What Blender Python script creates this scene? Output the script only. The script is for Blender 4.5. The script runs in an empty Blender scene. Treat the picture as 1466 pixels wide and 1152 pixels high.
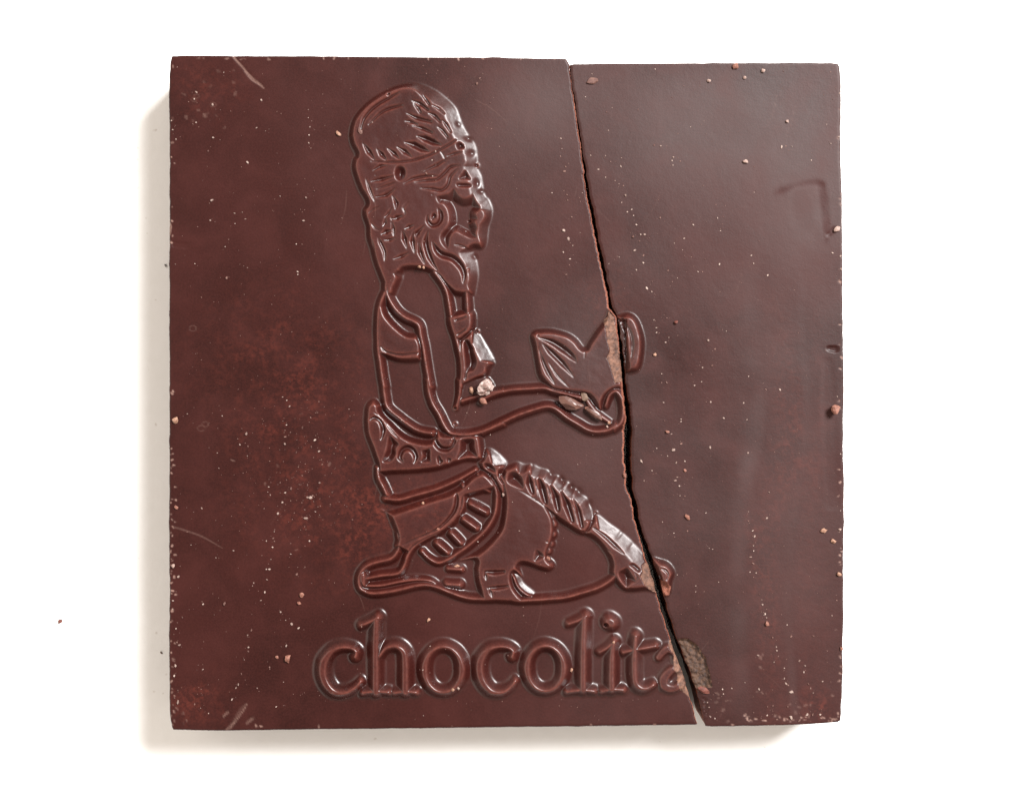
import bpy, math, random
import numpy as np
from mathutils import noise, Vector

# ------------------------------------------------------------------ scene
sc = bpy.context.scene
sc.unit_settings.system = 'METRIC'
sc.unit_settings.scale_length = 0.01          # one unit is one centimetre
C = sc.collection
S = 0.005                                     # cm per traced pixel: the bar is about 4.8 cm wide
THK = 0.56                                    # thickness of the bar
CX, CY = 733.0, 576.0
CAM_D = 11.0                                  # camera height over the bar's face

cam_d = bpy.data.cameras.new('camera')
cam = bpy.data.objects.new('camera', cam_d)
C.objects.link(cam)
cam.location = (0, 0, THK + CAM_D)
cam_d.sensor_width = 36.0
cam_d.lens = 36.0 * CAM_D / (1466 * S)
cam_d.clip_start = 0.1
cam_d.clip_end = 1000
sc.camera = cam

w = bpy.data.worlds.new('World')
sc.world = w
w.use_nodes = True
w.node_tree.nodes['Background'].inputs[0].default_value = (1.0, 0.89, 0.78, 1)
w.node_tree.nodes['Background'].inputs[1].default_value = 0.66


def area(name, az, el, dist, sx, sy, power, col):
    l = bpy.data.lights.new(name, 'AREA')
    l.shape = 'RECTANGLE'
    l.size, l.size_y = sx, sy
    l.energy = power
    l.color = col
    o = bpy.data.objects.new(name, l)
    a, e = math.radians(az), math.radians(el)
    p = Vector((math.cos(a) * math.cos(e), math.sin(a) * math.cos(e), math.sin(e))) * dist
    o.location = p
    o.rotation_euler = (-p).to_track_quat('-Z', 'Y').to_euler()
    C.objects.link(o)
    return o


# the window, up and to the right of the bar
area('window_light', 40, 48, 50, 17, 14, 75000, (1.0, 0.99, 0.98))
# added wide fill on the left for room bounce, lifts the table shadow
area('room_fill', 185, 36, 90, 170, 90, 66000, (1.0, 0.90, 0.80))

sc.view_settings.view_transform = 'Standard'
sc.view_settings.look = 'None'
sc.view_settings.exposure = 0.0
sc.view_settings.gamma = 1.0

rng = np.random.default_rng(7)
random.seed(7)

# ------------------------------------------------------------------ node helpers
def mat(name):
    m = bpy.data.materials.new(name)
    m.use_nodes = True
    nt = m.node_tree
    return m, nt, nt.nodes['Principled BSDF']


def N(nt, kind, **kw):
    n = nt.nodes.new(kind)
    for k, v in kw.items():
        if k.startswith('i_'):
            key = k[2:].replace('_', ' ')
            n.inputs[int(key) if key.isdigit() else key].default_value = v
        else:
            setattr(n, k, v)
    return n


def noise_tex(nt, co, scale, detail=3.0, rough=0.55, dist=0.0):
    n = N(nt, 'ShaderNodeTexNoise')
    n.inputs['Scale'].default_value = scale
    n.inputs['Detail'].default_value = detail
    n.inputs['Roughness'].default_value = rough
    n.inputs['Distortion'].default_value = dist
    nt.links.new(co, n.inputs['Vector'])
    return n.outputs['Fac']


def ramp(nt, src, a, b, lo=0.0, hi=1.0):
    n = N(nt, 'ShaderNodeMapRange')
    n.inputs[1].default_value, n.inputs[2].default_value = a, b
    n.inputs[3].default_value, n.inputs[4].default_value = lo, hi
    nt.links.new(src, n.inputs[0])
    return n.outputs[0]


def mix(nt, fac, a, b):
    n = N(nt, 'ShaderNodeMix', data_type='RGBA')
    for sock, v in ((n.inputs[0], fac), (n.inputs[6], a), (n.inputs[7], b)):
        if isinstance(v, (tuple, float, int)):
            sock.default_value = v
        else:
            nt.links.new(v, sock)
    return n.outputs[2]


def mathn(nt, op, a, b):
    n = N(nt, 'ShaderNodeMath', operation=op)
    for sock, v in ((n.inputs[0], a), (n.inputs[1], b)):
        if isinstance(v, (float, int)):
            sock.default_value = v
        else:
            nt.links.new(v, sock)
    return n.outputs[0]


def attr(nt, name):
    n = N(nt, 'ShaderNodeAttribute')
    n.attribute_name = name
    return n.outputs['Fac']


def chocolate():
    m, nt, p = mat('dark_chocolate')
    co = N(nt, 'ShaderNodeTexCoord').outputs['Object']
    big = noise_tex(nt, co, 0.9, 3)
    mid = noise_tex(nt, co, 3.2, 5, 0.6, 0.4)
    fine = noise_tex(nt, co, 26.0, 4, 0.65)
    grain = noise_tex(nt, co, 75.0, 2, 0.6)
    scuff = attr(nt, 'scuff')
    red = attr(nt, 'mottle')
    smear = attr(nt, 'smear')
    col = mix(nt, ramp(nt, big, 0.35, 0.68), (0.0150, 0.0026, 0.0020, 1), (0.0265, 0.0045, 0.0034, 1))
    col = mix(nt, ramp(nt, mid, 0.45, 0.75, 0, 0.6), col, (0.037, 0.0074, 0.0058, 1))
    # rusty mottling: patches of it rubbed into the face
    mm = mathn(nt, 'MULTIPLY', red, ramp(nt, fine, 0.44, 0.68))
    col = mix(nt, mm, col, (0.082, 0.016, 0.010, 1))
    col = mix(nt, mathn(nt, 'MULTIPLY', attr(nt, 'crest'), ramp(nt, grain, 0.35, 0.65, 0.35, 1.0)), col, (0.055, 0.0130, 0.0098, 1))  # redder rubbed tops, with the light ridges catch put into the colour
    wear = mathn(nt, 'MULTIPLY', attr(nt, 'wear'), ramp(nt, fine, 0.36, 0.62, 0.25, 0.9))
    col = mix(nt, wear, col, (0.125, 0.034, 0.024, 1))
    gg = ramp(nt, grain, 0.35, 0.75, 0, 0.35)
    col = mix(nt, gg, col, (0.046, 0.0108, 0.0086, 1))
    sm = mathn(nt, 'MULTIPLY', scuff, ramp(nt, grain, 0.25, 0.6, 0.45, 1.0))
    col = mix(nt, sm, col, (0.27, 0.165, 0.135, 1))
    nt.links.new(col, p.inputs['Base Color'])
    # gloss: hazy where handled, shinier on the moulded relief
    r = ramp(nt, mid, 0.30, 0.72, 0.375, 0.44)
    r2 = mathn(nt, 'ADD', r, ramp(nt, big, 0.35, 0.65, -0.02, 0.04))
    r3 = mathn(nt, 'ADD', r2, mathn(nt, 'MULTIPLY', smear, 0.19))
    r4 = mathn(nt, 'ADD', r3, mathn(nt, 'MULTIPLY', scuff, 0.2))
    rel = attr(nt, 'relief')
    r5 = mathn(nt, 'SUBTRACT', r4, mathn(nt, 'MULTIPLY', rel, 0.15))
    nt.links.new(r5, p.inputs['Roughness'])
    p.inputs['IOR'].default_value = 1.48
    nt.links.new(mathn(nt, 'ADD', mathn(nt, 'MULTIPLY', rel, 0.24), mathn(nt, 'SUBTRACT', ramp(nt, smear, 0.0, 1.0, 0.17, 0.50), mathn(nt, 'MULTIPLY', attr(nt, 'hook'), 0.09))), p.inputs['Specular IOR Level'])
    b = N(nt, 'ShaderNodeBump')
    nt.links.new(mathn(nt, 'SUBTRACT', 0.11, mathn(nt, 'MULTIPLY', rel, 0.085)), b.inputs['Strength'])
    b.inputs['Distance'].default_value = 0.004
    nt.links.new(grain, b.inputs['Height'])
    b2 = N(nt, 'ShaderNodeBump')
    b2.inputs['Strength'].default_value = 0.05
    b2.inputs['Distance'].default_value = 0.02
    nt.links.new(fine, b2.inputs['Height'])
    nt.links.new(b.outputs[0], b2.inputs['Normal'])
    nt.links.new(b2.outputs[0], p.inputs['Normal'])
    return m


def fracture(name, a, b_, scale=45.0):
    m, nt, p = mat(name)
    co = N(nt, 'ShaderNodeTexCoord').outputs['Object']
    f = noise_tex(nt, co, scale, 5, 0.7)
    g = noise_tex(nt, co, scale * 0.25, 3, 0.6)
    col = mix(nt, ramp(nt, f, 0.38, 0.66), a, b_)
    col = mix(nt, ramp(nt, g, 0.5, 0.75, 0, 0.5), col, a)
    nt.links.new(col, p.inputs['Base Color'])
    p.inputs['Roughness'].default_value = 0.75
    b = N(nt, 'ShaderNodeBump')
    b.inputs['Strength'].default_value = 0.6
    b.inputs['Distance'].default_value = 0.012
    nt.links.new(f, b.inputs['Height'])
    nt.links.new(b.outputs[0], p.inputs['Normal'])
    return m


M_CHOC = chocolate()
M_TAN = fracture('broken_chocolate', (0.040, 0.015, 0.009, 1), (0.19, 0.088, 0.054, 1), 24)
M_RUST = fracture('crumbly_broken_edge', (0.09, 0.022, 0.012, 1), (0.24, 0.075, 0.04, 1), 60)
M_SPECK = fracture('speckled_broken_chocolate', (0.020, 0.0075, 0.0045, 1), (0.090, 0.041, 0.020, 1), 34)


def plain(name, col, col2, rough=0.7, scale=40.0):
    m, nt, p = mat(name)
    co = N(nt, 'ShaderNodeTexCoord').outputs['Object']
    f = noise_tex(nt, co, scale, 4, 0.6)
    nt.links.new(mix(nt, ramp(nt, f, 0.4, 0.62), col, col2), p.inputs['Base Color'])
    p.inputs['Roughness'].default_value = rough
    return m


M_CRUMB_TAN = plain('tan_crumb', (0.18, 0.085, 0.055, 1), (0.33, 0.19, 0.125, 1))
M_CRUMB_PINK = plain('pinkish_crumb', (0.13, 0.048, 0.032, 1), (0.235, 0.10, 0.068, 1))
M_CRUMB_PALE = plain('pale_crumb', (0.19, 0.115, 0.095, 1), (0.33, 0.24, 0.205, 1))
M_CRUMB_RED = plain('red_crumb', (0.075, 0.018, 0.012, 1), (0.15, 0.042, 0.028, 1))
M_CRUMB_WHITE = plain('whitish_crumb', (0.15, 0.080, 0.066, 1), (0.42, 0.34, 0.31, 1), 0.4, 14)
M_NIB = plain('brown_shard', (0.070, 0.027, 0.019, 1), (0.10, 0.045, 0.032, 1), 0.36, 18)
M_FLAKE = plain('dull_flake', (0.07, 0.026, 0.020, 1), (0.12, 0.055, 0.04, 1))
M_GREY = plain('grey_speck', (0.20, 0.19, 0.18, 1), (0.30, 0.28, 0.26, 1))
M_BROWN = plain('brown_speck', (0.10, 0.06, 0.04, 1), (0.16, 0.10, 0.07, 1))

# ------------------------------------------------------------------ windows the outlines were traced in
Wn = {'A': (480, 110, 6.1083), 'B': (480, 250, 6.1083), 'C': (480, 390, 6.1083), 'D': (480, 530, 6.1083),
      'E': (480, 690, 6.1083), 'F': (640, 640, 6.1083), 'G': (740, 700, 6.1083), 'P': (700, 440, 6.1083),
      'L1': (440, 860, 6.1083), 'L2': (620, 860, 6.1083), 'L3': (800, 860, 6.1083),
      'M1': (640, 770, 9.1625), 'M2': (560, 590, 9.1625), 'N1': (540, 240, 12.217), 'N2': (540, 320, 12.217),
      'Q': (640, 560, 5.6385), 'T': (780, 60, 6.1083), 'T2': (780, 240, 6.1083), 'X': (0, 0, 1.0)}


def Z(win, pts):
    ox, oy, k = Wn[win]
    return [(ox + x / k, oy + y / k) for x, y in pts]


# ------------------------------------------------------------------ height field of the moulded face
G = 0.5
GX, GY = 230.0, 66.0
NX, NY = int((1222 - GX) / G), int((1062 - GY) / G)
Hf = np.zeros((NY, NX), np.float32)
Id = np.zeros((NY, NX), np.int16)
PARTS = ['slab']
HT = 11.0                     # relief height in traced pixels
SL = 1.30                     # wall slope


def pid(name):
    if name not in PARTS:
        PARTS.append(name)
    return PARTS.index(name)


def crspline(pts, closed, n=5, r=None):
    P = np.array(pts, float)
    m = len(P)
    R = None if r is None else np.array(r, float)
    if m < 3:
        return (P, R)
    out, ro = [], []
    segs = m if closed else m - 1
    for i in range(segs):
        if closed:
            p0, p1, p2, p3 = P[(i - 1) % m], P[i], P[(i + 1) % m], P[(i + 2) % m]
        else:
            p0, p1, p2, p3 = P[max(i - 1, 0)], P[i], P[i + 1], P[min(i + 2, m - 1)]
        for k in range(n):
            t = k / n
            out.append(0.5 * (2 * p1 + (p2 - p0) * t + (2 * p0 - 5 * p1 + 4 * p2 - p3) * t * t + (3 * p1 - p0 - 3 * p2 + p3) * t ** 3))
            if R is not None:
                ro.append(R[i] * (1 - t) + R[(i + 1) % m] * t)
    if not closed:
        out.append(P[-1])
        if R is not None:
            ro.append(R[-1])
    return np.array(out), (None if R is None else np.array(ro))


def bbox(P, pad):
    x0 = max(0, int((P[:, 0].min() - pad - GX) / G)); x1 = min(NX, int((P[:, 0].max() + pad - GX) / G) + 2)
    y0 = max(0, int((P[:, 1].min() - pad - GY) / G)); y1 = min(NY, int((P[:, 1].max() + pad - GY) / G) + 2)
    return x0, x1, y0, y1


def segdist(P, R, closed, pad):
    """max over segments of (radius - distance) on the sub-grid"""
    x0, x1, y0, y1 = bbox(P, pad)
    out = np.full((y1 - y0, x1 - x0), -1e3, np.float32)
    m = len(P)
    for i in range(m if closed else m - 1):
        a, b = P[i], P[(i + 1) % m]
        ra, rb = (0, 0) if R is None else (R[i], R[(i + 1) % m])
        u0, u1, v0, v1 = bbox(np.array([a, b]), pad)
        u0, u1, v0, v1 = max(u0, x0), min(u1, x1), max(v0, y0), min(v1, y1)
        if u1 <= u0 or v1 <= v0:
            continue
        X = (GX + np.arange(u0, u1) * G)[None, :]
        Y = (GY + np.arange(v0, v1) * G)[:, None]
        d = b - a
        L = max(float(d @ d), 1e-9)
        t = np.clip(((X - a[0]) * d[0] + (Y - a[1]) * d[1]) / L, 0, 1)
        D = np.hypot(X - a[0] - t * d[0], Y - a[1] - t * d[1])
        val = (ra + (rb - ra) * t) - D
        s = out[v0 - y0:v1 - y0, u0 - x0:u1 - x0]
        np.maximum(s, val, out=s)
    return out, (x0, x1, y0, y1)


def inside(P, box):
    x0, x1, y0, y1 = box
    X = GX + np.arange(x0, x1) * G
    Y = GY + np.arange(y0, y1) * G
    ins = np.zeros((y1 - y0, x1 - x0), bool)
    m = len(P)
    for i in range(m):
        (xa, ya), (xb, yb) = P[i], P[(i + 1) % m]
        if ya == yb:
            continue
        lo, hi = min(ya, yb), max(ya, yb)
        r0 = np.searchsorted(Y, lo, 'left'); r1 = np.searchsorted(Y, hi, 'left')
        if r1 <= r0:
            continue
        xs = xa + (Y[r0:r1] - ya) / (yb - ya) * (xb - xa)
        ins[r0:r1] ^= (X[None, :] > xs[:, None])
    return ins


def blur(a, s):
    n = int(3 * s) + 1
    kx = np.exp(-0.5 * (np.arange(-n, n + 1) / s) ** 2); kx /= kx.sum()
    p = np.pad(a, n, mode='edge')
    o = sum(kx[i] * p[i:i + a.shape[0], :] for i in range(2 * n + 1))
    return sum(kx[i] * o[:, i:i + a.shape[1]] for i in range(2 * n + 1)).astype(np.float32)


def soft(d, k):
    return np.where(d <= -k, 0, np.where(d >= k, d, (d + k) ** 2 / (4 * k)))


def smin(a, H, k):
    return a - soft(a - H, k)


def poly_sd(pts, smooth):
    P = crspline(pts, True, 4)[0] if smooth else np.array(pts, float)
    sd, box = segdist(P, None, True, 30)
    sd = -sd
    ins = inside(P, box)
    # cells inside but far from any edge keep a large positive distance
    return np.where(ins, np.minimum(sd, 60), -np.minimum(sd, 60)), box


def put(sd, box, part, H, slope, k, lit=0.0):
    if lit:
        gy, gx = np.gradient(blur(sd, 3.0))
        gl = np.hypot(gx, gy) + 1e-6
        facing = np.clip((-gx * 0.80 + gy * 0.60) / gl, 0, 1)      # 1 where the wall faces up and right
        slope = slope * (1 - (1 - lit) * np.clip((facing - 0.45) / 0.4, 0, 1))
    H = H if H == HT else H * 0.9
    slope = slope * 0.98 if np.ndim(slope) == 0 and slope != SL else slope
    x0, x1, y0, y1 = box
    h = smin(slope * soft(sd, k), H, 1.3)
    tgt = Hf[y0:y1, x0:x1]
    it = Id[y0:y1, x0:x1]
    win = (h > tgt - 0.35) & (h > 0.10)
    it[win] = part
    np.maximum(tgt, h, out=tgt)


def cut(sd, box, slope, k, floor, top):
    slope, floor, top = slope * 0.95, (floor * 0.9 if floor > 0 else floor), (top if top == HT else top * 0.9)
    x0, x1, y0, y1 = box
    tgt = Hf[y0:y1, x0:x1]
    lim = np.maximum(top - slope * soft(sd, k), floor)
    lim = np.where(sd > -k, lim, 1e3)
    np.minimum(tgt, lim, out=tgt)


def rad(r, n):
    return [r] * n if isinstance(r, (int, float)) else r


def line(win, pts, r, part, H=HT, slope=SL, k=2.0, closed=False):
    p = Z(win, pts) if win else pts
    P, R = crspline(p, closed, 5, rad(r, len(p)))
    sd, box = segdist(P, R, closed, max(R) + 6)
    put(sd, box, pid(part), H, slope, k)


def shape(win, pts, part, H=HT, slope=SL, k=2.0, smooth=True, lit=0.0):
    p = Z(win, pts) if win else pts
    sd, box = poly_sd(p, smooth)
    put(sd, box, pid(part), H, slope, k, lit)


def groove(win, pts, r, slope=1.25, floor=0.0, top=HT, k=0.8, closed=False):
    p = Z(win, pts) if win else pts
    P, R = crspline(p, closed, 5, rad(r, len(p)))
    sd, box = segdist(P, R, closed, max(R) + 5)
    cut(sd, box, slope, k, floor, top)


def pit(win, pts, slope=1.25, floor=0.0, top=HT, k=0.8, smooth=True):
    p = Z(win, pts) if win else pts
    sd, box = poly_sd(p, smooth)
    cut(sd, box, slope, k, floor, top)


def zone(pts, part):
    P = crspline(pts, True, 4)[0]
    box = bbox(P, 2)
    ins = inside(P, box)
    x0, x1, y0, y1 = box
    it = Id[y0:y1, x0:x1]
    it[ins & (it == 0)] = pid(part)


FIG = 'kneeling_figure'

# --- head: mass of headdress, band and hair
head = Z('A', [(150, 722), (170, 682), (132, 600), (116, 500), (143, 385), (213, 282), (318, 190), (440, 118), (560, 72), (690, 56),
               (800, 80), (905, 135), (1003, 215), (1062, 285), (1102, 390), (1145, 480), (1205, 560), (1238, 640), (1244, 720),
               (1246, 800), (1278, 870), (1292, 960), (1312, 1040)])
head += Z('B', [(1345, 220), (1374, 290), (1370, 360), (1346, 435), (1338, 490), (1325, 590), (1288, 655), (1205, 662), (1238, 750),
                (1252, 850), (1238, 960), (1208, 1060), (1120, 1075), (1040, 1060), (985, 1020), (930, 965), (880, 905), (800, 862), (720, 845),
                (610, 850), (590, 910), (558, 985), (520, 1065), (470, 1085), (428, 1060), (395, 950), (348, 830), (318, 740),
                (298, 650), (268, 560), (262, 460), (238, 385), (232, 310), (262, 255), (232, 190)])
head += Z('A', [(205, 1000), (165, 900), (140, 800)])
shape(None, head, 'hair', lit=0.43)
# headdress and face are told from the hair by where they lie
dome = Z('A', [(100, 700), (80, 480), (160, 260), (420, 60), (690, 20), (1000, 170), (1120, 330), (1190, 480), (1240, 600), (1060, 590),
               (900, 670), (660, 750), (500, 762), (300, 740)])
facez = Z('A', [(1140, 560), (1260, 560), (1310, 800), (1420, 1150), (1440, 1300), (1400, 1480), (1300, 1560), (1130, 1560), (1010, 1500),
                (1050, 1400), (1140, 1380), (1150, 1150), (1050, 1100), (1020, 980), (1060, 840), (1130, 760)])
for poly, nm in ((dome, 'headdress'), (facez, 'face')):
    P = crspline(poly, True, 4)[0]
    b = bbox(P, 1)
    ins = inside(P, b)
    it = Id[b[2]:b[3], b[0]:b[1]]
    it[ins & (it == pid('hair'))] = pid(nm)

# headdress: rim lines and two rows of hatching
groove('A', [(228, 480), (262, 372), (350, 275), (470, 200), (560, 150)], [1.5, 3, 3.4, 3.2, 1.5])
groove('A', [(300, 430), (395, 335), (480, 290), (590, 262)], [1.2, 2.6, 3.2, 2.0])
for q, r in (([(735, 135), (795, 205), (825, 255)], 3.4), ([(675, 222), (745, 250), (812, 300)], 3.8), ([(690, 245), (725, 280), (750, 325)], 3.2),
             ([(630, 330), (715, 372), (840, 405)], 3.6), ([(615, 400), (660, 405), (718, 430)], 3.0), ([(680, 440), (760, 462), (845, 500)], 3.6),
             ([(850, 262), (910, 290), (955, 330)], 3.4), ([(820, 330), (870, 352), (918, 402)], 3.6), ([(935, 390), (975, 430), (1012, 490)], 3.4),
             ([(900, 450), (945, 485), (985, 540)], 3.2), ([(820, 150), (880, 210), (930, 250)], 2.6), ([(1000, 340), (1030, 400), (1060, 470)], 2.4)):
    groove('A', q, [0.8, r, r * 0.75])
for q, r in (([(250, 592), (300, 665), (350, 735)], 4.6), ([(372, 640), (412, 690), (452, 740)], 4.2), ([(462, 635), (520, 682), (560, 725)], 4.2),
             ([(545, 622), (612, 665), (672, 712)], 4.4), ([(612, 585), (690, 605), (760, 640), (825, 665)], 5.4),
             ([(718, 530), (790, 552), (860, 582), (930, 608)], 5.4)):
    groove('A', q, [0.8] + [r] * (len(q) - 2) + [1.2])
# head band
groove('A', [(320, 748), (500, 757), (660, 745), (800, 705), (905, 655), (1000, 603), (1060, 560)], [1.0, 2.2, 2.4, 2.4, 2.2, 2.2, 2.0])
pit('A', [(520, 850), (535, 800), (570, 785), (610, 800), (625, 850), (610, 900), (570, 922), (532, 900)], 1.2, floor=1.0)
for q, r in (([(335, 832), (400, 792), (455, 785)], 3.6), ([(318, 925), (410, 905), (515, 878)], 4.0), ([(370, 990), (470, 955), (530, 935)], 2.2),
             ([(350, 1062), (450, 1042), (525, 985)], 3.6), ([(275, 900), (310, 1000), (352, 1100)], 2.8), ([(785, 832), (890, 782), (990, 720)], 3.0),
             ([(605, 942), (690, 900), (800, 880), (900, 880)], 3.0), ([(700, 930), (800, 915), (890, 905), (950, 860), (1010, 800), (1090, 785)], 3.0),
             ([(750, 982), (850, 990), (930, 1000), (985, 955), (1010, 880), (1070, 815)], 3.0), ([(980, 705), (1040, 685), (1110, 665)], 2.6),
             ([(905, 640), (950, 700), (965, 750)], 1.6)):
    groove('A', q, [0.8] + [r] * (len(q) - 2) + [1.0])
pit('A', [(1055, 600), (1090, 565), (1135, 590), (1145, 640), (1100, 650), (1070, 645)], 1.3, floor=1.5)
# brow hollow, eye and the hollow of the cheek
pit('A', [(1080, 905), (1112, 850), (1135, 820), (1165, 840), (1205, 915), (1150, 915)], 1.3, floor=0.6)
pit('A', [(1060, 945), (1100, 935), (1195, 940), (1200, 975), (1130, 982), (1070, 972)], 1.4, floor=3)
pit('A', [(1215, 905), (1250, 895), (1268, 935), (1255, 985), (1222, 975)], 1.0, floor=5)
pit('A', [(1165, 640), (1205, 640), (1222, 670), (1210, 715), (1168, 715)], 1.0, floor=5)
pit('B', [(890, 198), (985, 172), (1040, 132), (1080, 185), (1125, 212), (1180, 196), (1205, 152), (1240, 215), (1285, 290),
          (1262, 325), (1236, 352), (1250, 395), (1228, 425), (1246, 468), (1236, 520), (1240, 558), (1190, 568), (1110, 533), (1050, 507),
          (1010, 560), (992, 650), (955, 640), (920, 582), (928, 520), (978, 460), (995, 400), (982, 320), (945, 268), (905, 255)], 1.05)
# chin shadow notch
pit('B', [(1040, 620), (1090, 612), (1190, 648), (1290, 662), (1300, 700), (1200, 700), (1120, 650)], 1.2)
# the curls of the hair
for q, r in (([(505, 190), (540, 260), (535, 310)], 4.0), ([(500, 300), (470, 350), (440, 380)], 2.6), ([(498, 402), (545, 385), (592, 365)], 4.4),
             ([(600, 300), (615, 350), (580, 385)], 1.8), ([(445, 390), (440, 430), (425, 460)], 3.0), ([(500, 420), (512, 480), (520, 545)], 3.2),
             ([(410, 530), (450, 508), (500, 495)], 4.4), ([(435, 578), (480, 578), (525, 560)], 3.2), ([(615, 482), (650, 465), (690, 450)], 3.6),
             ([(385, 560), (400, 600), (435, 680), (440, 760)], 3.0), ([(325, 570), (335, 620), (352, 670)], 2.4), ([(515, 745), (580, 722), (645, 690)], 3.4),
             ([(595, 500), (610, 570), (632, 650)], 4.4), ([(690, 510), (680, 590), (700, 690)], 4.2), ([(780, 455), (720, 520), (715, 560)], 4.6),
             ([(735, 600), (748, 690), (790, 790)], 4.0), ([(815, 500), (795, 600), (830, 730), (900, 850)], 4.6),
             ([(300, 345), (340, 310), (390, 290)], 2.0), ([(310, 420), (350, 470), (390, 490)], 1.8), ([(640, 250), (600, 300), (620, 340)], 1.6)):
    groove('B', q, [0.8] + [r] * (len(q) - 2) + [1.0])
groove('B', [(855, 595), (888, 660), (935, 705), (1030, 738), (1098, 800), (1128, 870), (1125, 950)], [1.0, 5, 6.0, 6.0, 6.2, 5.0, 1.5])
# curl beside the cheek
groove('B', [(905, 305), (925, 345), (925, 400), (895, 440), (850, 450), (815, 415), (812, 370)], [1.5, 4, 4.2, 4.2, 4, 3.4, 1.5])
pit('B', [(840, 390), (850, 350), (880, 345), (890, 375), (870, 400), (850, 410)], 1.4, floor=2)

# --- back strap, shoulder, arm
line('C', [(450, 60), (448, 150), (462, 205), (500, 280), (555, 352), (620, 400), (700, 437), (737, 475), (752, 560), (772, 650), (792, 780),
           (812, 900), (830, 1000)], 8.8, FIG)
line('D', [(812, 80), (822, 190), (853, 290), (910, 385), (950, 470), (1000, 540), (1060, 558), (1150, 562), (1250, 545), (1350, 510), (1466, 462)], 8.8, FIG)
line('P', [(-60, 1090), (100, 1012), (250, 942), (400, 892), (500, 868), (580, 886), (680, 962), (780, 1022), (860, 1068), (940, 1085), (1040, 1072), (1110, 1030)], 8.6, FIG)
line('C', [(440, 180), (405, 260), (385, 350), (378, 500), (382, 680), (396, 780), (412, 900), (430, 1000)], 8.8, FIG)
line('D', [(424, 110), (437, 230), (462, 325), (560, 412), (680, 500), (760, 535), (850, 550)], 8.6, FIG)
shape('C', [(345, 330), (400, 230), (440, 270), (472, 365), (550, 455), (640, 525), (730, 540), (780, 640), (770, 760), (730, 792), (570, 795), (440, 752), (350, 720)], 'sleeve')
groove('C', [(405, 650), (440, 690), (500, 712), (590, 722), (730, 705)], [1.2, 2.4, 2.6, 2.6, 1.6])

# --- chest
line('C', [(870, 0), (935, 90), (975, 170), (996, 270), (1016, 400), (1042, 520), (1076, 640), (1100, 760), (1106, 880), (1100, 1000)], 8.4, FIG)
line('D', [(1095, 90), (1090, 200), (1072, 285), (1058, 325)], [8.4, 8, 7, 6], FIG)
line('C', [(1160, -20), (1150, 150), (1158, 300), (1165, 420), (1160, 500)], 8.4, FIG)
shape('C', [(960, 390), (1060, 340), (1215, 330), (1225, 500), (1130, 600), (1060, 620), (1000, 560)], FIG)
groove('C', [(1060, 420), (1110, 405), (1140, 390)], 2.2)
groove('C', [(1075, 545), (1110, 525), (1140, 505)], 2.0)
# breast: thin outline with a hollow and a bead in it
shape('C', [(1165, 505), (1215, 490), (1262, 535), (1392, 755), (1375, 830), (1330, 920), (1240, 960), (1100, 1010), (1060, 900), (1060, 640), (1110, 560)], FIG, lit=0.43)
pit('C', [(1112, 590), (1160, 580), (1218, 650), (1225, 700), (1245, 790), (1215, 860), (1165, 880), (1150, 940), (1125, 930), (1135, 840), (1125, 720)], 1.2)
line('C', [(1222, 760), (1228, 800)], 6, FIG, H=6.5)
shape('C', [(1075, 930), (1240, 910), (1330, 900), (1400, 1010), (1350, 1090), (1200, 1100), (1080, 1110)], FIG, H=6.5)
line('D', [(1110, 268), (1180, 245), (1300, 212), (1466, 180)], 8.2, FIG)
line('P', [(-60, 800), (60, 752), (200, 722), (350, 712), (480, 706), (560, 730), (680, 760), (800, 790)], 8.2, FIG)

# --- cacao pods held in the hand
shape('P', [(352, 252), (385, 205), (440, 188), (560, 188), (690, 222), (770, 275), (830, 345), (862, 300), (935, 190), (1010, 95), (1040, 20),
            (1072, 8), (1128, 90), (1160, 300), (1184, 520), (1190, 640), (1180, 720), (1090, 745), (1030, 800), (985, 900), (930, 880), (860, 790), (720, 770),
            (560, 745), (490, 690), (420, 600), (395, 480), (372, 350)], 'cacao_pod')
groove('P', [(435, 268), (540, 300), (640, 360), (720, 425), (765, 480)], [0.8, 5.4, 6.4, 5.4, 1.0], slope=1.1)
groove('P', [(470, 320), (540, 390), (640, 490), (740, 610)], [0.8, 5.0, 5.2, 1.0], slope=1.1)
groove('P', [(432, 350), (470, 470), (520, 580), (575, 670)], [0.8, 3.6, 4.0, 1.0], slope=1.1)
groove('P', [(520, 480), (600, 600), (700, 700)], [0.6, 2.2, 0.6])
groove('P', [(832, 440), (842, 380), (870, 330), (905, 270)], [0.8, 1.6, 1.6, 0.8])
shape('P', [(1100, 80), (1150, 58), (1220, 45), (1288, 82), (1335, 170), (1362, 300), (1356, 420), (1330, 530), (1275, 575), (1195, 570), (1180, 450), (1150, 250)], 'cacao_pod')
groove('P', [(1185, 130), (1235, 230), (1250, 340), (1235, 480)], [1.0, 3.6, 4.0, 1.0], slope=0.8)
# fingers
line('P', [(1020, 860), (1050, 770), (1105, 735), (1155, 790), (1172, 890), (1155, 1000), (1090, 1058)], [6, 8, 8.6, 8.6, 8.6, 8.6, 8.6], FIG)
line('P', [(850, 800), (900, 880), (960, 940), (1050, 1000)], [5, 6.5, 6, 5], FIG, H=6.5)
groove('P', [(1090, 790), (1110, 870), (1100, 960)], [1, 2.6, 1])

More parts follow.
